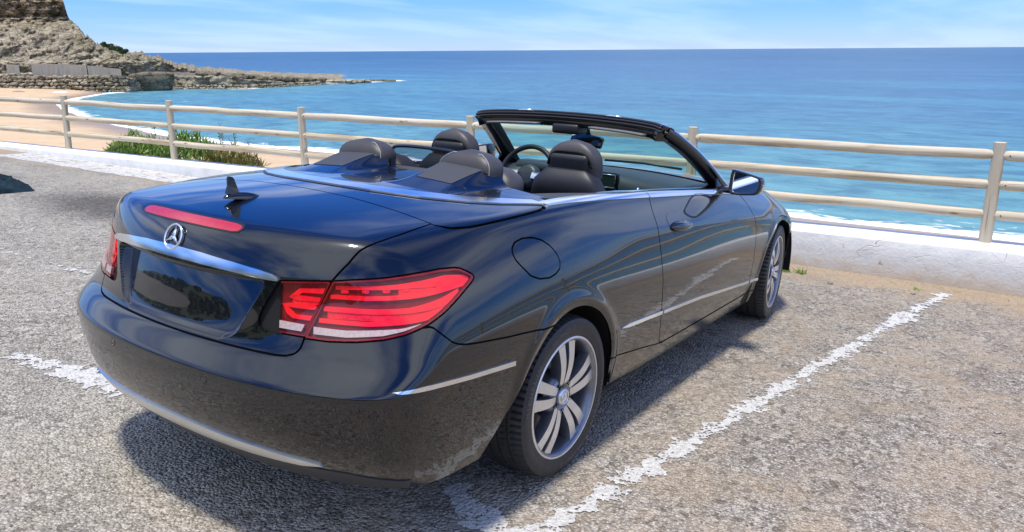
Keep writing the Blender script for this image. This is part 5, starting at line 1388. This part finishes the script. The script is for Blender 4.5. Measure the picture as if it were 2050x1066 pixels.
# ------------------------------------------------------------------ cabin
def rounded_slab(name, lo, hi, bev, mat, parent, m4=None, seg=4):
    bm = bmesh.new(); box_bm(bm, lo, hi, bev, seg, m4); return bm_obj(name, bm, mat, parent, smooth=True, angle=55)
tub = empty('cabin_tub'); tub.parent = car
bm = bmesh.new(); box_bm(bm, (.10, -.70, .26), (2.05, .70, .30)); bm_obj('cabin_floor', bm, SHELL, tub)
for sg in (-1, 1):
    V, F = [], []
    xs = np.linspace(.10, 1.98, 26)
    for x in xs:
        yb, zb = float(YB(x)), float(ZB(x))
        for dy, dz in ((-.040, -.004), (-.062, .006), (-.085, .004), (-.110, -.020), (-.115, -.12), (-.10, -.30), (-.08, -.75)):
            V.append((x, sg*(yb+dy), zb+dz))
    for i in range(25):
        for k in range(6): F.append((i*7+k, i*7+k+1, (i+1)*7+k+1, (i+1)*7+k))
    mk('door_trim', V, F, SOFT, tub)
    # wide rear shelf beside the back seat, tapering forward into the door trim
    V, F = [], []; xs = np.linspace(.10, .86, 14)
    for x in xs:
        t = (x-.10)/.76; inner = .50+.16*t
        for y, dz in ((float(YB(x))-.075, .004), (inner+.05, .006), (inner, -.006), (inner-.01, -.05), (inner-.01, -.30)):
            V.append((x, sg*y, float(ZB(x))+dz))
    for i in range(13):
        for k in range(4): F.append((i*5+k, i*5+k+1, (i+1)*5+k+1, (i+1)*5+k))
    mk('side_shelf', V, F, SOFT, tub)
# rear seat: low backrests with the integrated head restraints
rs = empty('rear_seat'); rs.parent = car
rounded_slab('backrest', (.14, -.52, .45), (.30, .52, 1.035), .04, LEATHER_DARK, rs)
rounded_slab('cushion', (.25, -.54, .40), (.72, .54, .55), .05, LEATHER_DARK, rs)
def headrest_loft(cx, cy, z0, z1, wid, dep, lean=.0, flat=.72):
    V, F = [], []; rows = 9; n = 24
    for j in range(rows+1):
        t = j/rows; z = z0+(z1-z0)*t
        k = max(0, 1-max(0, (t-.35)/.65)**2.6)**.5 if t > .35 else 1
        if j == rows: k = .12
        w = wid*(flat+(1-flat)*k)*(k if t > .8 else max(k, .80)); d = dep*max(k, .06)
        for q in range(n):
            a = 2*math.pi*q/n; c, s = math.cos(a), math.sin(a)
            e = .42; px = math.copysign(abs(c)**e, c)*d; py = math.copysign(abs(s)**e, s)*w
            V.append((cx+px+lean*t, cy+py, z))
    for j in range(rows):
        for q in range(n): F.append((j*n+q, j*n+(q+1) % n, (j+1)*n+(q+1) % n, (j+1)*n+q))
    F.append(tuple(range(rows*n, (rows+1)*n)))
    return V, F
for sg in (-1, 1):
    hr = mk('rear_head_restraint', *headrest_loft(.105, sg*.297, 1.095, 1.219, .138, .066, .010), LEATHER, rs)
    hv = [np.array(v.co) for v in hr.data.vertices]; n_ = 24
    path = [hv[j*n_+8] for j in range(9)]+[hv[j*n_+16] for j in range(8, -1, -1)]
    path = [p+np.array([-.001, 0, .001]) for p in path]
    mk('seam', *tube(path, .0016, 6), STITCH, hr)
    ch = mk('restraint_cheek', *headrest_loft(.225, sg*.300, 1.00, 1.150, .150, .075, .03, .85), LEATHER, rs)
# wind stop between the rear head restraints
wd = empty('wind_deflector'); wd.parent = car
frp = catmull([(.165, -.20, 1.08), (.165, -.215, 1.12), (.165, -.195, 1.178), (.168, -.15, 1.194), (.170, 0, 1.198), (.168, .15, 1.194), (.165, .195, 1.178), (.165, .215, 1.12), (.165, .20, 1.08)], 6)
mk('deflector_frame', *tube(frp, .0075, 8), GLOSS_BLACK, wd)
mk('deflector_net', [tuple(p) for p in frp], [tuple(range(len(frp)))], MESHNET, wd, smooth=False)
rounded_slab('deflector_foot', (.13, -.19, 1.055), (.20, .19, 1.108), .02, SOFT, wd)
# front seats
def front_seat(cy):
    s = empty('front_seat'); s.parent = car
    m = Matrix.Translation((.93, cy, .55)) @ Matrix.Rotation(math.radians(-17), 4, 'Y')
    V, F = [], []; n = 28; rows = 12
    for j in range(rows+1):
        t = j/rows; z = t*.575; k = max(0, 1-max(0, (t-.80)/.20)**2.4)**.5 if t > .8 else 1
        w = (.205+.035*math.sin(math.pi*min(1, t*1.15)))*(.62+.38*k) * (1-.14*max(0, t-.5)/.5); d = .065*max(k, .15)
        for q in range(n):
            a = 2*math.pi*q/n; c, s_ = math.cos(a), math.sin(a); e = .5
            V.append(m @ Vector((math.copysign(abs(c)**e, c)*d, math.copysign(abs(s_)**e, s_)*w, z)))
    for j in range(rows):
        for q in range(n): F.append((j*n+q, j*n+(q+1) % n, (j+1)*n+(q+1) % n, (j+1)*n+q))
    F.append(tuple(range(rows*n, (rows+1)*n)))
    b = mk('backrest', V, F, LEATHER_DARK, s)
    pk = [m @ Vector((-.070, v, .40-.012*(v/.09)**2)) for v in np.linspace(-.10, .10, 12)]
    mk('pocket_edge', *tube(pk, .0035, 6), SATIN_CHROME, b)
    rounded_slab('back_pocket', (-.074, -.105, .20), (-.058, .105, .40), .006, TRIM, b, m)
    rounded_slab('seat_cushion', (.95, cy-.25, .38), (1.45, cy+.25, .56), .06, LEATHER_DARK, s)
    # head restraint: padded cap over a dark shell
    hm = Matrix.Translation((.835, cy, 1.055)) @ Matrix.Rotation(math.radians(-8), 4, 'Y')
    V, F = headrest_loft(.02, 0, .0, .182, .138, .055, 0, .75); V = [hm @ Vector(v) for v in V]
    h = mk('head_restraint', V, F, LEATHER, s)
    rounded_slab('restraint_shell', (-.052, -.108, -.005), (-.0, .108, .125), .026, LEATHER_DARK, h, hm, 5)
    yy = np.linspace(-.132, .132, 20)
    mk('restraint_gap', *tube([hm @ Vector((-.034, v*.93, .128*(1-abs(v/.138)**5)**.5+.006)) for v in yy], .006, 6), SHELL, h)
    for y in (-.055, .055): mk('restraint_post', *tube([(.845, cy+y, 1.0), (.842, cy+y, 1.08)], .007, 8), CHROME, h)
    # belt hook at the outer edge
    return s
front_seat(-.37); front_seat(.37)
# dashboard
db = empty('dashboard'); db.parent = car
V, F = [], []; ys = np.linspace(-.69, .69, 40)
sec = [(2.10, .975), (2.02, .987), (1.90, .984), (1.80, .972), (1.735, .950), (1.715, .915), (1.73, .85), (1.76, .70), (1.80, .50)]
for y in ys:
    c = 1-.30*(abs(y)/.69)**2.6
    hood_ = .030*math.exp(-((y-.37)/.20)**4); ctr = .012*math.exp(-((y-.02)/.22)**4)
    for x, z in sec:
        V.append((x-(.16*(abs(y)/.69)**2), y, z-.022*(abs(y)/.69)**2+(hood_+ctr)*(1 if 1.70 < x < 1.95 and z > .9 else 0)))
for i in range(len(ys)-1):
    for k in range(len(sec)-1): F.append((i*len(sec)+k, i*len(sec)+k+1, (i+1)*len(sec)+k+1, (i+1)*len(sec)+k))
mk('dash_top', V, F, DASH, db)
rounded_slab('display_bezel', (1.695, -.185, .888), (1.725, -.005, .992), .012, GLOSS_BLACK, db)
rounded_slab('display_screen', (1.692, -.165, .905), (1.696, -.03, .975), .0, SCREEN, db)
mk('display_frame', *tube([(1.692, y, z) for y, z in ((-.168, .902), (-.168, .978), (-.027, .978), (-.027, .902))], .0025, 6, closed=True), SATIN_CHROME, db)
for vy in (.66, .56):
    pass
for k in range(5):
    bm = bmesh.new(); box_bm(bm, (1.66, .555, .868+k*.020), (1.70, .655, .874+k*.020), .002, 1); bm_obj('air_vent_slat', bm, CHROME, db)
rounded_slab('instrument_hood', (1.66, .20, .93), (1.80, .54, 1.012), .035, DASH, db)
rounded_slab('centre_console', (.95, -.11, .35), (1.75, .11, .62), .03, TRIM, db)
# steering wheel
st = empty('steering_wheel'); st.parent = car
sm = Matrix.Translation((1.535, .365, .935)) @ Matrix.Rotation(math.radians(-66), 4, 'Y')
ring = [sm @ Vector((.186*math.cos(a), .186*math.sin(a), 0)) for a in np.linspace(0, 2*math.pi, 65)[:-1]]
mk('rim', *tube(ring, .0155, 12, closed=True), LEATHER_DARK, st)
mk('hub', *(lambda r: ([sm @ Vector((z, x, -y)) for x, y, z in r[0]], r[1]))(lathe([(.0, .001), (-.004, .05), (-.0, .068), (.025, .08), (.05, .082)], 32)), DASH, st)
for a in (0, math.pi/2, -math.pi/2):
    d = Vector((-math.cos(a), math.sin(a), 0))
    bm = bmesh.new(); box_bm(bm, (.05, -.024, .005), (.178, .024, .022), .006, 2, sm @ Matrix.Rotation(math.atan2(d.y, d.x), 4, 'Z')); bm_obj('spoke', bm, SATIN_CHROME if a else TRIM, st, smooth=True, angle=40)
    if a:
        bm = bmesh.new(); box_bm(bm, (.075, -.018, -.001), (.135, .018, .006), .003, 1, sm @ Matrix.Rotation(math.atan2(d.y, d.x), 4, 'Z')); bm_obj('button_pad', bm, TRIM, st)
so = mk('star_emblem', *star(.027, .003), CHROME, st); so.matrix_local = sm @ Matrix.Translation((0, 0, .006-.012)) @ Matrix.Rotation(math.pi, 4, 'Y') @ Matrix.Rotation(math.pi/2, 4, 'Z')
# wiper at the foot of the screen, belt-line lock button
mk('wiper', *tube([(2.10, .12, 1.018), (2.115, -.15, 1.022), (2.08, -.42, 1.014)], .008, 6), TRIM, car)
for sg in (-1, 1): mk('lock_pin', *tube([(.93, sg*.675, .995), (.93, sg*.675, 1.03)], .006, 8), CHROME, car)

# ------------------------------------------------------------------ thing > part > sub-part and no deeper
bpy.context.view_layer.update()
def chain(o):
    c = [o]
    while c[-1].parent is not None: c.append(c[-1].parent)
    return c[::-1]
deep = [(o, chain(o)[1], o.matrix_world.copy()) for o in scene.objects if len(chain(o)) > 3]
for o, anc, mw in deep:
    o.parent = anc; o.matrix_parent_inverse = anc.matrix_world.inverted(); o.matrix_basis = mw
bpy.context.view_layer.update()
